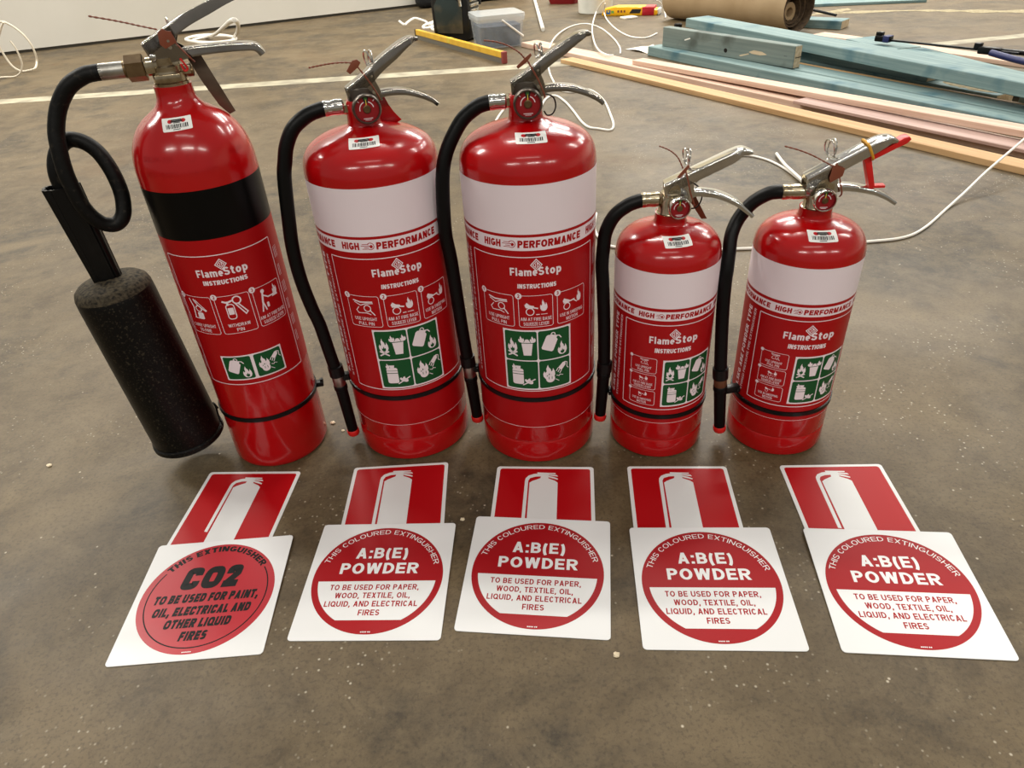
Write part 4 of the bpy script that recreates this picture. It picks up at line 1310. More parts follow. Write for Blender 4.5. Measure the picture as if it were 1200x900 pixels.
    hf = obj('hose_coupling', b, ['brass', 'steel'], t, 0.001, smooth=25)
    hp = [(-72, 0, 588.6), (-82, 0, 588.5), (-95, 0, 586.5), (-115, 0, 576.4), (-133, 0, 556.2), (-144, -4, 533.5), (-148.6, -8, 514), (-151.6, -12, 484.6), (-150.4, -14, 457.7), (-147.3, -14, 437.1), (-141, -12, 420.5), (-132, -8, 409.5), (-119.6, -4, 406.8), (-108.5, 0, 417), (-103.2, 6, 440), (-104.6, 10, 465.6), (-110.8, 14, 488.7), (-119.5, 16, 503), (-130.8, 17, 511.5), (-143, 17, 513.5), (-155, 16, 506), (-164.5, 14, 492), (-169.5, 12, 475), (-170, 12, 455)]
    b = new(); tube(b, hp, 9.6, 20, 0, n=7)
    obj('hose', b, 'dusty_rubber', t, 0.001)
    # grip and discharge horn, hung beside the cylinder
    b = new()
    nsec = 10; rings = []
    for k in range(nsec + 1):
        q = k / nsec
        cx = -169.5 + q * (9.5); cz = 461 - q * 135; hw_ = 22.5 - 4.2 * q; hd = 14 - 1.5 * q
        ring = []
        for i in range(48):
            a = 2 * PI * i / 48
            ca, sa = math.cos(a), math.sin(a)
            e = lambda v: math.copysign(abs(v) ** .6, v)
            rib = 1.0 if i % 4 not in (1,) else .88
            ring.append(b.verts.new((cx + hw_ * rib * e(ca), 9 + hd * rib * e(sa), cz)))
        rings.append(ring)
    for k in range(nsec):
        ring_faces(b, rings[k + 1], rings[k], 0)
    inner = [b.verts.new((v.co.x * .86 + -169.5 * .14, v.co.y * .86 + 9 * .14, v.co.z)) for v in rings[0]]
    ring_faces(b, rings[0], inner, 0)
    inner2 = [b.verts.new((v.co.x, v.co.y, v.co.z - 16)) for v in inner]
    ring_faces(b, inner, inner2, 0)
    b.faces.new(inner2); b.faces.new(list(reversed(rings[-1])))
    hdir = Vector((21, 0, -284)).normalized()
    gr = obj('horn_grip', b, 'plastic_black', t, 0.001, smooth=30)
    b = new()
    top = Vector((-159.2, 4, 329))
    hx = axis_mx(top, hdir)
    lathe(b, [(14, -2), (19, 0), (34, 1.0), (43, 3.5), (48.5, 8.5), (51, 16), (51.6, 30), (52.2, 120), (53, 274), (52.2, 276.5), (55.2, 278.5), (55.6, 284.5), (53.6, 287), (50, 287), (47, 200), (44, 60), (20, 20)], 80, 0, hx, mfun=lambda k: 1 if k < 5 else 0)
    obj('discharge_horn', b, ['horn', 'horn_dust'], t, 0.001, smooth=40)
    # handle and lever
    b = new()
    channel(b, [(-19, 616), (8, 629), (34, 641.5), (62, 651.5), (86, 660), (104, 664), (116, 662)], lambda s: 12.5 if s < .7 else 12.5 - (s - .7) * 14, lambda s: 15 - 5 * s)
    for sgn in (-1, 1):
        y0 = sgn * 12.5; y1 = sgn * 10.8
        prism(b, [(-19, 614), (8, 627), (18, 632), (22, 620), (18, 611), (28, 604), (30, 595), (12, 592.5), (-13, 594.5)], min(y0, y1), max(y0, y1), 0)
        lathe(b, [(4, 0), (3.8, 1.4), (2, 2.4)], 18, 1, axis_mx((-10.5, sgn * 12.5, 600), (0, sgn, 0)))
        lathe(b, [(2.8, 0), (2.4, 1.4)], 14, 1, axis_mx((12, sgn * 12.5, 609), (0, sgn, 0)))
    obj('carrying_handle', b, ['dark_chrome', 'chrome'], t, 0.001)
    b = new()
    channel(b, [(-4, 606), (12, 604), (24, 606), (50, 607), (80, 606.5), (104, 604.6), (113, 600), (118, 592)], lambda s: 9.6 if s < .3 else 9.6 + min((s - .3) * 6, 2.2), lambda s: 12.5 - 5 * s)
    obj('squeeze_lever', b, 'dark_chrome', t, 0.001)
    tamper_seal(t, [(2, 613), (3, 625), (9, 630), (12, 627), (18, 626), (21, 614), (7, 608)], -15,
                [(4, -14.5, 629), (-12, -14.5, 634), (-28.8, -14.5, 639.5), (-46, -14.5, 644.5), (-63.5, -14.5, 649.2)],
                [(17, -14.5, 617), (24, -14.5, 606), (32, -14, 594), (34, -8, 590)])
    b = new()
    tube(b, [(12, -16, 616), (12, 16, 616)], 1.6, 10, 0, n=1)
    torus(b, (14, 20, 627), (1, .2, .1), 11, 1.1, 32, 8)
    obj('safety_pin', b, 'chrome', t, 0.001)
    b = new()
    prism(b, [(24, 592), (41, 594), (50, 566), (64, 524), (56, 521), (46, 533), (34, 562)], 14, 15.8, 0, bev=.4)
    obj('wall_hook', b, 'tag', t, 0.001)
    b = new(); tube(b, [(19, -13, 596), (22, -13, 590), (24, -12, 584), (20, -12, 582), (18, -12.4, 590)], 1.3, 8, 0, n=5)
    obj('red_tie', b, 'cap_red', t, 0.001)
    st = base_strap(t, Rm, 98, 0.0)
    b = new()
    mx = Matrix.Rotation(R(-4), 4, 'Z')
    box(b, Rm + .4, Rm + 13, -6, 6, 94, 102, 0, 1.2, mx=mx)
    box(b, Rm + 8, Rm + 13.5, -3.5, 3.5, 100, 106, 0, .8, mx=mx)
    obj('strap_buckle', b, 'plastic_black', st, 0.001)
    b = new()
    tube(b, [(-Rm - 1.5, -20, 100), (-Rm - 8, -8, 104), (-Rm - 9, 2, 88), (-Rm - 8, -6, 70), (-Rm - 6, -10, 60)], 1.4, 8, 0, n=6)
    obj('horn_tie', b, 'plastic_black', st, 0.001)
    return t


co2()

# ------------------------------------------------------------------ signs on the floor
TH = 0.9


def sign_bm(D, wx0, wx1, wy0, wy1, rc):
    b = new()
    top = Deco.rr(wx0, wx1, wy0, wy1, rc)
    lo = [b.verts.new((x, y, 0)) for x, y in top]; md = [b.verts.new((x, y, TH - .15)) for x, y in top]
    hi = [b.verts.new((x * .9985, y * .9985, TH)) for x, y in top]
    ring_faces(b, lo, md, 0); ring_faces(b, md, hi, 0)
    b.faces.new(list(reversed(lo))); b.faces.new(hi)
    D.build(b, lambda u, v, l: Vector((u, v, TH + .09 * l)))
    return b


def picto():
    D = Deco()
    D.rrect(-69.6, 69.6, -220, -5, 4, 1, 1)
    # outline of a fire extinguisher with its hose
    D.poly([(-22.6, -205), (20.2, -205), (20.2, -36), (16, -32), (5.8, -26.5), (5.2, -22), (-5.8, -22), (-6.4, -26.5), (-18, -32.5), (-22.6, -36.5)], 0, 2)
    D.poly([(-30.4, -129), (-25.6, -130), (-24.6, -32), (-22, -26.5), (-14, -23), (-7, -22.5), (-6.5, -15.5), (-17, -17), (-25, -21), (-29, -27), (-29.8, -33)], 0, 2)
    D.poly([(-11.5, -13.4), (16.6, -14.6), (16.6, -17), (6, -16.8), (6, -22.4), (-7, -22.4), (-7, -16), (-11.5, -15.8)], 0, 2)
    D.poly([(4, -17.2), (18.8, -19.2), (20.6, -22.6), (5, -20)], 0, 2)
    D.poly([(5, -20.6), (14, -23.5), (20.6, -27.2), (20.2, -29.6), (13, -27), (5, -24)], 0, 2)
    return sign_bm(D, -75, 75, -225, 0, 5)


def arc_text(D, s, r, cap, a0, a1, m, l, bold, shear=0.0):
    L = R(a0 - a1) * r

    def fn(x, y):
        a = R(a0) - x / r
        return ((r + y) * math.cos(a), (r + y) * math.sin(a))
    D.text(s, 0, L, 0, cap, m, l, bold, shear, fn=fn)


def abe():
    D = Deco(); W, RD = 0, 1
    D.disc(0, 0, 87, RD, 1, 96)
    seg = []
    ri = 78.4
    a_t = math.asin(-6.2 / ri); a_b = math.asin(-66.4 / ri)
    for i in range(25):
        a = a_t + (a_b - a_t) * i / 24
        seg.append((ri * math.cos(a), ri * math.sin(a)))
    for i in range(25):
        a = PI - (a_b + (a_t - a_b) * i / 24)
        seg.append((ri * math.cos(a), ri * math.sin(a)))
    D.poly(seg, W, 2)
    arc_text(D, 'THIS COLOURED EXTINGUISHER', 75.4, 7.6, 161.5, 16, W, 2, 0.115)
    D.text('A:B(E)', -36.5, 34.5, 32, 50.4, W, 2, 0.2)
    D.text('POWDER', -53.4, 52.6, 6.0, 24.0, W, 2, 0.2)
    for s, x0, x1, y in (('TO BE USED FOR PAPER,', -60, 57.6, -20.4), ('WOOD, TEXTILE, OIL,', -50.6, 47.8, -33.2), ('LIQUID, AND ELECTRICAL', -61.6, 59.2, -46.2), ('FIRES', -14.8, 12.6, -59.4)):
        D.text(s, x0, x1, y, y + 8.6, RD, 3, 0.185)
    for k in range(6):
        D.rect(-6 + k * 2 + (.8 if k > 3 else 0), -4.6 + k * 2 + (.8 if k > 3 else 0), -84.2, -82.6, W, 2)
    return sign_bm(D, -95.2, 95.2, -95.2, 95.2, 5)


def co2_sign():
    D = Deco(); W, RD, K = 0, 1, 2
    D.disc(0, 0, 87.2, RD, 1, 96)
    arc_text(D, 'THIS EXTINGUISHER', 74.2, 9.4, 145, 34.5, K, 2, 0.25, 0.0)
    D.ring(0, 0, 77.2, 78.8, 148, 392, K, 2, 96)
    D.text('CO2', -40.5, 38, 11.5, 48.5, K, 2, 0.30, 0.14)
    for s, x0, x1, y in (('TO BE USED FOR PAINT,', -67, 68.6, -9.6), ('OIL, ELECTRICAL AND', -62.5, 63.2, -29.6), ('OTHER LIQUID', -41.5, 43, -48.6), ('FIRES', -17, 18, -67.6)):
        D.text(s, x0, x1, y, y + 13.6, K, 2, 0.29, 0.16)
    for k in range(6):
        D.rect(-6 + k * 2, -4.6 + k * 2, -84.6, -83.2, W, 2)
    return sign_bm(D, -95.2, 95.2, -95.2, 95.2, 5)


def place_sign(name, bmf, mats, label, x, y, rz, z=0.0, tilt=0.0):
    o = obj(name, bmf, mats, None, 0.001, smooth=0)
    o.matrix_world = Matrix.Translation((x, y, z)) @ Matrix.Rotation(rz, 4, 'Z') @ Matrix.Rotation(tilt, 4, 'X')
    return tag(o, label, 'sign')


# pictogram signs: (left corner, right corner of the far edge)
pict = [((-0.4944, 0.8657), (-0.3446, 0.8522), 'red pictogram sign half under the black-lettered square sign, far left'),
        ((-0.2589, 0.8520), (-0.1103, 0.8505), 'red pictogram sign in front of second extinguisher from left'),
        ((-0.0312, 0.8322), (0.1171, 0.8154), 'red pictogram sign in front of the middle extinguisher'),
        ((0.1688, 0.8118), (0.3182, 0.7966), 'red pictogram sign in front of second extinguisher from right'),
        ((0.3975, 0.7906), (0.5464, 0.7787), 'red pictogram sign in front of the rightmost extinguisher')]
pb = picto()
pme = None
for (a, c_, lab) in pict:
    mx_, my_ = (a[0] + c_[0]) / 2, (a[1] + c_[1]) / 2
    rz = math.atan2(c_[1] - a[1], c_[0] - a[0])
    if pme is None:
        o = place_sign('extinguisher_sign', pb, ['sign_white', 'sign_red'], lab, mx_, my_, rz, 0.0003)
        pme = o
    else:
        o = pme.copy(); COL.objects.link(o)
        o.matrix_world = Matrix.Translation((mx_, my_, 0.0003)) @ Matrix.Rotation(rz, 4, 'Z')
        tag(o, lab, 'sign')
    o['group'] = 'red extinguisher pictogram signs'
TILT = R(0.88)
sq = [(-0.1953, 0.6257, -0.0725, 'white square powder sign with red disc, second from left'),
      (0.0165, 0.6161, -0.1486, 'white square powder sign with red disc, below the middle extinguisher'),
      (0.2355, 0.5788, -0.0893, 'white square powder sign with red disc, second from right'),
      (0.4645, 0.5531, -0.1344, 'white square powder sign with red disc, at the right end')]
ab = None
for (x, y, rz, lab) in sq:
    zc = 0.0952 * math.sin(TILT) + 0.0003
    if ab is None:
        o = place_sign('powder_sign', abe(), ['sign_white', 'sign_deep'], lab, x, y, rz, zc, TILT); ab = o
    else:
        o = ab.copy(); COL.objects.link(o)
        o.matrix_world = Matrix.Translation((x, y, zc)) @ Matrix.Rotation(rz, 4, 'Z') @ Matrix.Rotation(TILT, 4, 'X')
        tag(o, lab, 'sign')
    o['group'] = 'white square powder signs'
place_sign('carbon_dioxide_sign', co2_sign(), ['sign_white', 'sign_rose', 'sign_black'],
           'white square sign with red disc and black CO2 lettering, at the left end', -0.4192, 0.6150, 0.0181, 0.0952 * math.sin(TILT) + 0.0003, TILT)

# ------------------------------------------------------------------ timber on the floor
TA = R(-64.5)
TD = Vector((math.cos(TA), math.sin(TA), 0)); TN = Vector((-math.sin(TA), math.cos(TA), 0))


def board(name, label, cat, s0, s1, n0, n1, wd_, z0, z1, m, group=None, ends='sawn', bev=0.0025, slope=0.0):
    """board whose near lower edge runs from (s0,n0) to (s1,n1) in the timber frame"""
    a = TD * s0 + TN * n0; c = TD * s1 + TN * n1
    L = (c - a).length; ang = math.atan2(c.y - a.y, c.x - a.x)
    b = new(); box(b, 0, L, 0, wd_, 0, z1 - z0, 0, bev, 1)
    for f in b.faces:
        if abs(f.normal.x) > .9 and f.calc_area() > wd_ * (z1 - z0) * .6:
            f.material_index = 1
    o = obj(name, b, [m, ends], loc=(a.x, a.y, z0), rotz=ang, smooth=0)
    o.rotation_euler.y = -slope
    return tag(o, label, cat, group)


gp = 'blue-green treated pine timbers'
board('pine_beam', 'long blue-green pine beam nearest the pink battens, under the grey offcut', 'timber', -3.305, -0.5, 2.512, 2.528, .088, 0.0, .045, 'blue_pine', gp)
board('pine_beam', 'blue-green pine beam lying flat behind the nearest one, brown back edge', 'timber', -2.95, -0.5, 2.615, 2.634, .098, 0.0, .045, 'blue_pine', gp)
oc = board('pine_offcut', 'short grey-green pine offcut standing on edge on the nearest beams, nail marks', 'timber', -3.250, -2.390, 2.563, 2.611, .045, .0455, .1375, 'dull_pine', gp)
b = new(); b.from_mesh(oc.data)
D = Deco()
D.poly([(.455 + .011 * math.cos(a / 5 * PI), .030 + .010 * math.sin(a / 5 * PI)) for a in range(10)], 2, 1)
D.poly([(.60, .040), (.63, .050), (.68, .049), (.71, .040), (.67, .033), (.62, .034)], 1, 1)
D.poly([(.545, .020), (.60, .034), (.605, .030), (.55, .015)], 1, 1)
D.poly([(.165, .048), (.205, .060), (.21, .056), (.17, .044)], 3, 1)
D.rect(.806, .822, .046, .0475, 2, 1)
D.build(b, lambda u, v, l: Vector((u, -.0004, v)))
f_ = b.faces.new([b.verts.new(p) for p in ((.8653, .002, .043), (.8653, .043, .044), (.8653, .043, .047), (.8653, .002, .046))]); f_.material_index = 2
b.to_mesh(oc.data); b.free()
oc.data.materials.append(M['plastic_black']); oc.data.materials.append(M['cable'])
board('pine_beam', 'blue-green pine beam on the floor under the stack, sawdust on it', 'timber', -3.33, -1.58, 2.80, 2.785, .105, 0.0, .045, 'blue_pine', gp)
board('pine_beam', 'dark blue-green pine piece sandwiched below the top plank', 'timber', -2.72, -1.867, 2.80, 2.785, .09, .0455, .09, 'blue_pine', gp)
board('pine_block', 'short pine packer beneath left end of the top plank', 'timber', -3.36, -2.86, 2.86, 2.83, .07, .0455, .09, 'blue_pine', gp)
board('pine_block', 'pine packer beneath the top plank near right edge', 'timber', -1.50, -1.24, 2.782, 2.772, .07, 0.0, .088, 'blue_pine', gp)
board('pine_plank', 'wide light blue pine plank on top of the timber stack', 'timber', -3.40, -0.55, 2.835, 2.535, .145, .0905, .1355, 'blue_pine', gp)
board('pine_board', 'flat blue pine board with slanted end behind the stack, left piece', 'timber', -2.66, -2.335, 3.245, 3.145, .17, .0185, .063, 'blue_pine', gp)
board('pine_board', 'flat blue pine board running right behind the stack, sawdust along its edge', 'timber', -2.325, -1.60, 3.141, 2.905, .17, .0185, .063, 'blue_pine', gp)
gq = 'pink and tan hardwood battens'
board('hardwood_batten', 'tan hardwood batten at the front of the timber pile', 'timber', -3.463, -0.5, 2.065, 2.215, .074, 0.0, .020, 'tan', gq, 'tan', .0015)
board('hardwood_batten', 'longest pink hardwood batten, its left end beside the clear tub', 'timber', -4.06, -0.5, 2.150, 2.362, .112, 0.0, .024, 'pink', gq, 'pink', .0015)
board('hardwood_batten', 'mauve hardwood batten stacked on the longest pink one', 'timber', -2.02, -0.5, 2.238, 2.338, .088, .0243, .0355, 'mauve', gq, 'mauve', .0015)
board('hardwood_batten', 'thin brown batten along the back edge of the flat blue-green beams', 'timber', -2.6, -0.5, 2.731, 2.737, .016, 0.0, .044, 'tan', gq, 'tan', .0015)
board('hardwood_batten', 'pale pink hardwood batten lying close against the front blue-green beam', 'timber', -3.06, -0.9, 2.236, 2.388, .070, .0245, .0450, 'pink', gq, 'pink', .0015, slope=.0112)
board('hardwood_batten', 'pink hardwood board on the floor behind the blue stack, under the clamp', 'timber', -3.06, -0.9, 3.455, 3.50, .10, 0.0, .018, 'pink', gq, 'tan', .0015)

# cut pine block and far pine sheet behind the paper roll
a = Vector((1.839, 4.626, 0)); c_ = Vector((2.041, 4.434, 0)); dd = (c_ - a).normalized()
b = new(); box(b, -.06, (c_ - a).length, 0, .12, 0, .045, 0, .002, 1)
for f in b.faces:
    if f.normal.x > .9:
        f.material_index = 1
tag(obj('pine_block', b, ['blue_pine', 'sawn'], loc=a, rotz=math.atan2(dd.y, dd.x), smooth=0), 'blue pine piece behind the paper roll, pale sawn end to the right', 'timber', gp)
b = new(); box(b, -.6, .86, 0, .45, 0, .018, 0, .002, 1)
tag(obj('pine_sheet', b, ['blue_pine'], loc=(2.12, 5.40, 0), rotz=R(-10.7), smooth=0), 'pale blue-green sheet lying at the back beyond the sawdust', 'timber', gp)


# ------------------------------------------------------------------ clamp, rod, sawdust
t = thing('bar_clamp', 'black and dark blue bar clamp lying across the timber behind', 'clamp', (1.862, 3.590, 0.030), R(-56.5))
b = new(); box(b, 0, .60, -.008, .008, .052, .060, 0, .001); obj('bar', b, 'plastic_black', t, smooth=0)
b = new(); box(b, -.03, .045, -.02, .02, .047, .074, 0, .006); box(b, -.03, .0, -.014, .014, .07, .088, 0, .004)
obj('fixed_jaw', b, 'plastic_black', t)
b = new(); box(b, .012, .043, -.0215, .0215, .0465, .0755, 0, .004); obj('jaw_pad', b, 'clamp_blue', t)
b = new()
box(b, .44, .53, -.014, .014, .040, .070, 0, .006); box(b, .42, .45, -.012, .012, .056, .082, 0, .004); box(b, .52, .80, .010, .032, .046, .066, 0, .008)
obj('sliding_jaw', b, 'plastic_black', t)
b = new(); tube(b, [(.50, -.02, .052), (.62, -.045, .040), (.72, -.06, .034)], .013, 14, 0, n=5); obj('handle', b, 'clamp_blue', t)
b = new(); tube(b, [(.71, -.058, .035), (.74, -.064, .033)], .0155, 14, 0, n=1); obj('handle_cap', b, 'plastic_black', t)

b = new(); tube(b, [(1.78, 5.00, .115), (2.075, 4.60, .0535)], .0075, 10, 0, n=1)
tag(obj('black_bar', b, 'plastic_black'), 'thin black bar resting on the cut blue pine piece', 'bar')


def dust(name, label, pts, wid, m='sawdust', z=.0008, h=.006, amp=.35):
    b = new(); P = smooth_path([Vector((*p, 0)) for p in pts], 10); rows = []
    for i, p in enumerate(P):
        tv = (P[min(i + 1, len(P) - 1)] - P[max(i - 1, 0)]).normalized(); nv = Vector((-tv.y, tv.x, 0))
        q = i / (len(P) - 1); ww = wid * (math.sin(PI * min(max(q, .03), .97)) ** .5) * random.uniform(1 - amp, 1 + amp)
        row = []
        for j in range(7):
            s = (j / 6 - .5) * 2
            row.append(b.verts.new(p + nv * (s * ww / 2) + Vector((0, 0, z + h * max(0, 1 - s * s) * random.uniform(.5, 1.2)))))
        rows.append(row)
    for i in range(len(rows) - 1):
        for j in range(6):
            b.faces.new((rows[i][j], rows[i][j + 1], rows[i + 1][j + 1], rows[i + 1][j]))
    bmesh.ops.recalc_face_normals(b, faces=b.faces[:])
    o = obj(name, b, m, smooth=60)
    return tag(o, label, 'sawdust', None, 'stuff')


dust('sawdust', 'thin streak of pale sawdust on the floor at far right', [(2.25, 5.05), (2.7, 4.95), (3.2, 4.65), (3.7, 4.55)], .10, h=.003, amp=.8)
dust('sawdust', 'second streak of pale sawdust on the far right floor', [(2.00, 5.00), (2.30, 5.12), (2.42, 5.20)], .08, h=.003, amp=.8)
e0 = TD * -2.1 + TN * 3.29; e1 = TD * -1.25 + TN * 2.98
f0 = TD * -2.2 + TN * 3.375; f1 = TD * -1.25 + TN * 3.06
dust('sawdust', 'line of sawdust on the floor behind the blue board', [(f0.x, f0.y), ((f0.x + f1.x) / 2, (f0.y + f1.y) / 2), (f1.x, f1.y)], .075, h=.012)
g0_ = TD * -1.83 + TN * 2.845; g1_ = TD * -1.59 + TN * 2.835
dust('sawdust', 'sawdust lying on the pine beam under the top plank', [(g0_.x, g0_.y), ((g0_.x + g1_.x) / 2, (g0_.y + g1_.y) / 2), (g1_.x, g1_.y)], .08, z=.0455, h=.004, amp=.15)
h0_ = TD * -1.54 + TN * 2.83; h1_ = TD * -1.2 + TN * 2.80

# ------------------------------------------------------------------ kraft paper roll
t = thing('paper_roll', 'big roll of brown kraft paper lying behind the timber', 'paper roll', (1.31, 5.25, 0.1305), R(-60))
Lr = 1.0
b = new()
lathe(b, [(.128, 0), (.13, .004), (.13, Lr - .004), (.1285, Lr), (.122, Lr), (.121, Lr - .25)], 64, 0, axis_mx((-.06, 0, 0), (1, 0, 0)), cap0=True, cap1=True, mfun=lambda k: 0 if k < 3 else 1)
obj('outer_wrap', b, ['kraft', 'kraft_dark'], t, smooth=40)
b = new(); pts = []
N = 120
prev = None
for i in range(N + 1):
    q = i / N; a = q * 2 * PI * 2.6 + 1.2; r = .112 - .058 * q
    y, z = r * math.cos(a), r * math.sin(a) - .020 * q
    cur = (b.verts.new((Lr - .06 - .18, y, z)), b.verts.new((Lr - .085 - .03 * q, y, z)), b.verts.new((Lr - .085 - .03 * q, y * .93, z * .93 )), b.verts.new((Lr - .06 - .18, y * .93, z * .93)))
    if prev:
        b.faces.new((prev[0], cur[0], cur[1], prev[1])); b.faces.new((prev[1], cur[1], cur[2], prev[2])); b.faces.new((prev[2], cur[2], cur[3], prev[3]))
    prev = cur
bmesh.ops.recalc_face_normals(b, faces=b.faces[:])
obj('loose_inner_turns', b, 'kraft_dark', t, smooth=50)
b = new()
lathe(b, [(.026, 0), (.052, 0), (.054, .2), (.054, .242), (.050, .246), (.028, .246), (.026, .240), (.026, .1)], 40, 0, axis_mx((Lr - .06 - .31, 0, -.030), (1, 0, 0)))
obj('core', b, 'kraft', t, smooth=40)
b = new(); lathe(b, [(.02, 0), (.024, .004), (.024, .05), (.02, .054)], 20, 0)
tag(obj('pipe_cap', b, 'plastic_black', loc=(1.155, 4.70, 0.0)), 'small black cap standing at left end of the kraft roll', 'cap')

# ------------------------------------------------------------------ spirit level
a = Vector((-0.486, 5.165, 0)); c_ = Vector((0.071, 4.098, 0)); L = (c_ - a).length
t = thing('spirit_level', 'long yellow spirit level lying on the floor by the clear tub', 'spirit level', a, math.atan2(c_.y - a.y, c_.x - a.x))
b = new(); box(b, .015, L - .02, 0, .026, .026, .058, 0, .002, 1); box(b, .015, L - .02, .002, .024, 0, .026, 1)
obj('rail', b, ['yellow', 'alu'], t, smooth=0)
for x0, x1, m_ in ((0, .0155, 'case_black'), (L - .0205, L, 'dull_red')):
    b = new(); box(b, x0, x1, -.001, .027, 0, .059, 0, .002, 1); obj('end_cap', b, m_, t, smooth=0)
b = new(); box(b, .50, .54, -.0015, .0275, .03, .0595, 0, .002, 1); obj('vial', b, 'gauge_yellow', t, smooth=0)

# ------------------------------------------------------------------ clear tub, black case, pipe, bucket and the rest at the back
t = thing('storage_tub', 'clear plastic tub with lid holding blue-grey fixings, behind spirit level', 'tub', (0.055, 4.73, 0), R(12))
b = new()


def frustum(b, w0, d0, w1, d1, z0, z1, rc, m=0, top=True, bot=True):
    lo = [b.verts.new((x, y, z0)) for x, y in Deco.rr(-w0 / 2, w0 / 2, -d0 / 2, d0 / 2, rc)]
    hi = [b.verts.new((x, y, z1)) for x, y in Deco.rr(-w1 / 2, w1 / 2, -d1 / 2, d1 / 2, rc)]
    ring_faces(b, lo, hi, m)
    if bot:
        f = b.faces.new(list(reversed(lo))); f.material_index = m
    if top:
        f = b.faces.new(hi); f.material_index = m


frustum(b, .255, .245, .28, .27, 0, .158, .03, top=False)
obj('tub_body', b, 'clear_plastic', t, smooth=40)
b = new(); frustum(b, .29, .28, .295, .285, .140, .160, .03, top=False, bot=False); frustum(b, .298, .288, .294, .284, .160, .178, .03, bot=False)
obj('lid', b, 'clear_rim', t, smooth=40)
b = new(); frustum(b, .235, .225, .25, .24, .006, .115, .03)
bmesh.ops.subdivide_edges(b, edges=[e for e in b.edges if all(v.co.z > .1 for v in e.verts)], cuts=2)
obj('contents', b, 'blue_grey', t, smooth=40)
b = new(); tube(b, [(.0, -.150, .150), (.06, -.150, .105), (.125, -.150, .055)], .006, 8, 0, n=3)
obj('tub_handle', b, 'cable', t)

t = thing('tool_case', 'glossy black tool case with chrome latch behind the clear tub', 'case', (-0.195, 5.035, 0), R(-28))
b = new()
prism(b, [(-.138, .055), (-.130, .028), (-.115, .010), (-.09, 0), (.095, 0), (.118, .010), (.130, .028), (.136, .055), (.130, .225), (.12, .252), (.10, .270), (.075, .277), (-.085, .277), (-.11, .270), (-.13, .252), (-.14, .225)], -.075, .075, 0, bev=.014)
obj('case_body', b, 'case_black', t)
b = new()
prism(b, [(-.105, .045), (.085, .045), (.09, .20), (.05, .235), (-.09, .235), (-.115, .20)], -.080, -.0755, 0, bev=.003)
obj('side_panel', b, 'case_smoke', t)
b = new()
for k in range(4):
    box(b, .09, .142, -.05, .05, .16 + .030 * k, .180 + .030 * k, 0, .004)
obj('latch', b, 'chrome', t)
b = new(); tube(b, [(.085, -.085, .20), (.08, -.09, .26), (.05, -.088, .32), (-.02, -.088, .34)], .011, 12, 0, n=6); obj('handle_bar', b, 'chrome', t)
b = new(); tube(b, [(.13, .08, .19), (.115, .085, .27), (.05, .085, .33)], .011, 12, 0, n=6); obj('handle_bar', b, 'case_black', t)

b = new(); tube(b, [(0.425, 7.1, .0125), (0.362, 5.115, .0125)], .0125, 16, 0, n=1)
tag(obj('conduit_pipe', b, 'cable'), 'straight white conduit pipe on the floor behind the tub', 'pipe')

t = thing('tray', 'dark red tray with grey contents at top edge of the photo', 'tray', (0.66, 6.55, 0), R(-28))
b = new(); frustum(b, .22, .20, .25, .23, 0, .06, .03, bot=True, top=False); obj('tray_body', b, 'dark_red', t, smooth=40)
b = new(); frustum(b, .20, .18, .22, .20, .01, .09, .03); obj('contents', b, 'grey_film', t, smooth=40)

t = thing('bucket', 'white translucent plastic bucket standing at back, beside the red tray', 'bucket', (0.81, 5.86, 0))
b = new(); lathe(b, [(.118, 0), (.124, .004), (.142, .24), (.148, .242), (.148, .25), (.14, .25), (.122, .01)], 48, 0, cap1=True); obj('bucket_body', b, 'bucket', t, smooth=40)
D = Deco(); D.rect(.02, .09, .125, .2, 0, 1); D.rect(-.06, 0.0, .15, .2, 1, 1)
b = new(); D.build(b, lambda u, v, l: Vector(((.1255 + v * .075) * math.sin(u / .13), -(.1255 + v * .075) * math.cos(u / .13), v)), step=.012)
obj('bucket_label', b, ['packet_blue', 'gauge_yellow'], t, smooth=0)

t = thing('packet', 'yellow and red printed packet lying on floor by the bucket', 'packet', (1.03, 5.61, 0), R(-20))
b = new()
prism(b, [(-.20, .006), (-.185, .0), (.19, .0), (.20, .01), (.195, .035), (.10, .055), (-.1, .058), (-.185, .042)], -.06, .06, 0, bev=.006)
pw = b
b = new(); box(b, .09, .175, -.0625, .0625, .0, .054, 0, .004); obj('red_band', b, 'packet_red', t)
D = Deco(); D.poly([(.0, .015), (.075, .015), (.085, .042), (.02, .042)], 1, 1)
D.rect(-.165, -.135, .012, .038, 2, 1); D.rect(-.13, -.11, .018, .034, 3, 1); D.disc(-.15, .03, .007, 4, 2, 10)
for k in range(3):
    D.rect(-.085 + k * .022, -.072 + k * .022, .022, .036, 5, 1)
D.build(pw, lambda u, v, l: Vector((u, -.0606 - .0004 * l, v))); obj('wrapper', pw, ['packet_yellow', 'sticker_black', 'packet_blue', 'packet_green', 'gauge_yellow', 'seal'], t)
b = new(); box(b, .195, .212, -.05, .05, .002, .040, 0, .004); obj('white_end', b, 'sign_white', t)

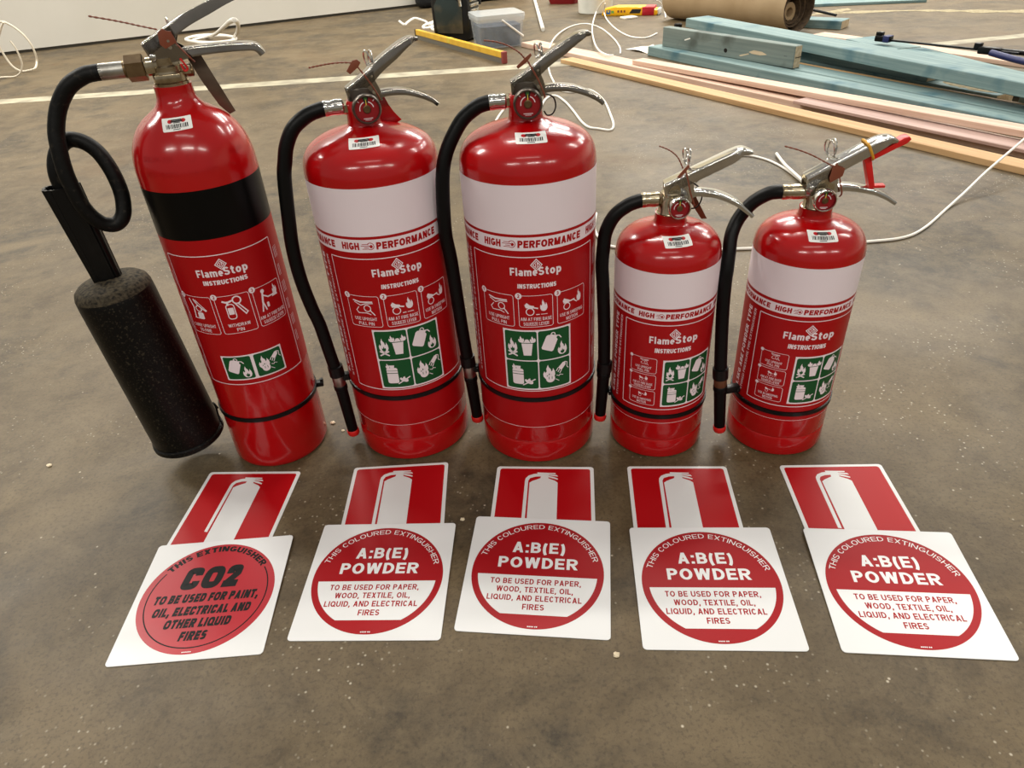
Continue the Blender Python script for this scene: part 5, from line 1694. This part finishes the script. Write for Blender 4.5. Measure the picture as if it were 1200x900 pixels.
b = new(); box(b, -.05, .05, -.04, .04, 0, .012, 0, .003)
tag(obj('paper_scrap', b, 'scrap', loc=(0.985, 5.43, 0), rotz=R(20)), 'small white scrap lying in front of the yellow packet', 'scrap')
b = new()
gr = [[b.verts.new((i * .032 - .10, j * .03 - .06, max(.001, .018 * (1 - abs(i - 3) / 3.2) * random.uniform(.3, 1.3)))) for j in range(5)] for i in range(7)]
for i in range(6):
    for j in range(4):
        b.faces.new((gr[i][j], gr[i + 1][j], gr[i + 1][j + 1], gr[i][j + 1]))
tag(obj('plastic_wrap', b, 'scrap', loc=(0.862, 4.222, 0.0), rotz=R(-62), smooth=60), 'crumpled white plastic at left end of the blue-green beam', 'plastic wrap')

t = thing('tool_bag', 'black fabric bag against the foot of the white wall', 'bag', (-0.38, 7.03, 0), wang)
b = new(); box(b, -.27, .75, -.19, -.005, 0, .20, 0, .05, 4); obj('bag_body', b, 'bag', t)
b = new(); tube(b, [(-.1, -.19, .13), (0, -.205, .19), (.15, -.205, .19), (.25, -.19, .13)], .012, 8, 0, n=6); obj('bag_strap', b, 'bag', t)


# ------------------------------------------------------------------ cables
def cable(name, label, pts, r, m='cable', lift=None, group='white cables on the floor', n=8):
    b = new()
    P = [Vector((p[0], p[1], (p[2] if len(p) > 2 else r))) for p in pts]
    tube(b, P, r, 10, 0, n=n)
    return tag(obj(name, b, m), label, 'cable', group)


cable('power_cable', 'long white cable curving from the right edge to behind the small extinguishers',
      [(1.930, 2.272, .1405), (1.895, 2.255, .1430), (1.838, 2.232, .1580), (1.765, 2.226, 0.1000), (1.517, 1.999, 0.0820), (1.423, 1.925, 0.0640), (1.337, 1.862, 0.0420), (1.253, 1.796, 0.0180), (1.167, 1.724, 0.0035), (1.054, 1.616, 0.0035), (0.976, 1.565, 0.0035), (0.887, 1.554, 0.0035), (0.764, 1.554, 0.0035), (0.600, 1.561, 0.0035), (0.439, 1.578, 0.0035), (0.286, 1.619, 0.0035), (0.253, 1.672, 0.0035), (0.246, 1.747, 0.0035), (0.265, 1.854, 0.0035)], 0.0034, 'cable')
cable('power_cable', 'white cable arching between the two small extinguishers',
      [(0.532, 1.967, 0.0035), (0.593, 2.060, 0.0035), (0.654, 2.144, 0.0035), (0.735, 2.239, 0.0035), (0.805, 2.269, 0.0035), (0.853, 2.222, 0.0035), (0.880, 2.129, 0.0035), (0.888, 1.991, 0.0035), (0.879, 1.830, 0.0035)], 0.0034, 'cable')
cable('power_cable', 'free end of white cable beside the rightmost extinguisher valve',
      [(0.903, 2.250, 0.0080), (0.890, 2.169, 0.0115), (0.885, 2.110, 0.0115), (0.884, 2.037, 0.0115), (0.882, 1.946, 0.0115), (0.881, 1.875, 0.0115)], 0.0045, 'cable')
cable('power_cable', 'looping white cable on the floor right of the middle extinguisher',
      [(0.051, 3.120, 0.0035), (0.011, 2.933, 0.0035), (-0.017, 2.691, 0.0035), (0.132, 2.773, 0.0035), (0.224, 3.194, 0.0035), (0.276, 3.276, 0.0035), (0.309, 3.154, 0.0035), (0.327, 2.986, 0.0035), (0.339, 2.820, 0.0035), (0.357, 2.728, 0.0035), (0.394, 2.694, 0.0035), (0.429, 2.668, 0.0035), (0.451, 2.728, 0.0035), (0.463, 2.866, 0.0035), (0.472, 3.138, 0.0035), (0.437, 3.346, 0.0035), (0.356, 3.319, 0.0035), (0.307, 3.403, 0.0035), (0.294, 3.714, 0.0035), (0.306, 4.019, 0.0035), (0.313, 4.114, 0.0120), (0.327, 4.213, 0.0290), (0.381, 4.564, 0.0290), (0.472, 4.990, 0.0100), (0.579, 5.252, 0.0035), (0.676, 5.287, 0.0035), (0.737, 5.065, 0.0035), (0.754, 4.676, 0.0035), (0.742, 4.349, 0.0035), (0.712, 4.143, 0.0035)], 0.0045, 'cable')
cable('power_cable', 'white cable loop below the bucket over the pink battens',
      [(0.783, 5.243, 0.1400), (0.769, 5.341, 0.1000), (0.746, 5.382, 0.0500), (0.675, 5.023, 0.0180), (0.607, 4.434, 0.0300), (0.589, 4.101, 0.0350), (0.613, 3.953, 0.0350), (0.640, 3.929, 0.0360)], 0.0045, 'cable')
cable('power_cable', 'white cable trailing from the bucket to end of the blue-green beam',
      [(0.821, 5.456, 0.1000), (0.831, 5.554, 0.0300), (0.829, 5.378, 0.0035), (0.825, 4.988, 0.0035), (0.852, 4.700, 0.0035), (0.905, 4.596, 0.0035), (0.959, 4.606, 0.0035), (1.034, 4.721, 0.0035)], 0.0045, 'cable')
cable('power_cable', 'white cable hanging down beside the kraft roll',
      [(1.181, 5.449, 0.1000), (1.230, 5.501, 0.0600), (1.253, 5.513, 0.0200), (1.217, 5.315, 0.0035)], 0.0045, 'cable')
cable('cable_coil', 'coil of white cable beside the black tool case',
      [(-0.676, 6.057, 0.0035), (-0.619, 5.849, 0.0035), (-0.604, 5.976, 0.0035), (-0.566, 6.169, 0.0035), (-0.472, 5.959, 0.0035), (-0.422, 5.758, 0.0035), (-0.386, 6.057, 0.0035), (-0.300, 6.209, 0.0035), (-0.169, 6.045, 0.0035), (-0.161, 5.594, 0.0035), (-0.308, 5.439, 0.0035), (-0.382, 5.492, 0.0035), (-0.390, 5.637, 0.0035), (-0.256, 5.680, 0.0035), (-0.145, 5.758, 0.0035), (-0.269, 6.095, 0.0035), (-0.393, 5.921, 0.0035), (-0.464, 5.735, 0.0035), (-0.456, 5.606, 0.0035), (-0.414, 5.628, 0.0035), (-0.327, 5.889, 0.0035), (-0.198, 5.873, 0.0035)], 0.0090, 'cable')
cable('thin_tube', 'thin translucent white tube looping at left edge of the photo',
      [(-3.247, 4.950, 0.112), (-3.233, 4.950, 0.204), (-3.129, 4.950, 0.265), (-3.004, 4.950, 0.283), (-2.950, 4.950, 0.263), (-2.903, 4.950, 0.215), (-2.875, 4.950, 0.158), (-2.869, 4.950, 0.098), (-2.880, 4.950, 0.049), (-2.873, 4.890, 0.019), (-2.921, 4.890, 0.009), (-2.967, 4.890, 0.009), (-3.008, 4.890, 0.043), (-3.029, 4.890, 0.113), (-3.031, 4.890, 0.177), (-2.981, 4.890, 0.250), (-2.948, 4.890, 0.285)], 0.0060, 'thin_cable')
cable('thin_tube', 'thin grey-white tube curling under the loop at left edge',
      [(-2.840, 4.700, 0.203), (-2.827, 4.700, 0.165), (-2.823, 4.700, 0.118), (-2.829, 4.700, 0.070), (-2.858, 4.700, 0.029), (-2.901, 4.700, 0.009), (-2.961, 4.700, 0.009), (-3.028, 4.700, 0.009), (-3.124, 4.700, 0.009)], 0.0050, 'thin_cable')
cable('cable_coil', 'coil of thin white tube on the floor behind the tall extinguisher lever',
      [(-2.260, 5.948, 0.0035), (-2.148, 5.961, 0.0035), (-1.991, 5.914, 0.0035), (-1.877, 5.786, 0.0035), (-1.854, 5.624, 0.0035), (-1.969, 5.597, 0.0035), (-2.140, 5.704, 0.0035), (-2.259, 5.868, 0.0035), (-2.216, 6.011, 0.0035), (-2.050, 5.980, 0.0035), (-1.856, 5.758, 0.0035), (-1.850, 5.567, 0.0035), (-1.998, 5.572, 0.0035), (-2.169, 5.753, 0.0035), (-2.125, 5.891, 0.0035), (-1.875, 5.407, 0.0800), (-1.428, 4.313, 0.2500), (-1.211, 3.743, 0.3300), (-1.162, 3.669, 0.3400), (-1.431, 4.541, 0.2200), (-1.725, 5.417, 0.0800), (-1.877, 5.786, 0.0035)], 0.0110, 'cable')

# ------------------------------------------------------------------ plaster chips dropped on the floor
for k, (x, y, r, lab) in enumerate(((0.1003, 0.4880, .0042, 'pale plaster chip on the floor just below the fourth square sign'),
                                    (-0.0846, 0.7232, .0036, 'pale plaster chip between the second and third sign pairs'),
                                    (-0.3158, 0.9756, .0046, 'pale plaster chip between the two leftmost extinguishers, farther one'),
                                    (-0.2941, 0.9518, .0030, 'pale plaster chip between the two leftmost extinguishers, nearer one'),
                                    (-0.7773, 0.9109, .0045, 'pale plaster chip on the floor left of the black horn'))):
    b = new(); bmesh.ops.create_icosphere(b, subdivisions=2, radius=r)
    for v in b.verts:
        v.co = Vector((v.co.x * random.uniform(.7, 1.25), v.co.y * random.uniform(.6, 1.1), max(0.0, v.co.z * random.uniform(.4, .7) + r * .3)))
    tag(obj('plaster_chip', b, 'chip', loc=(x, y, 0.0), smooth=0), lab, 'chip', 'plaster chips on the floor')
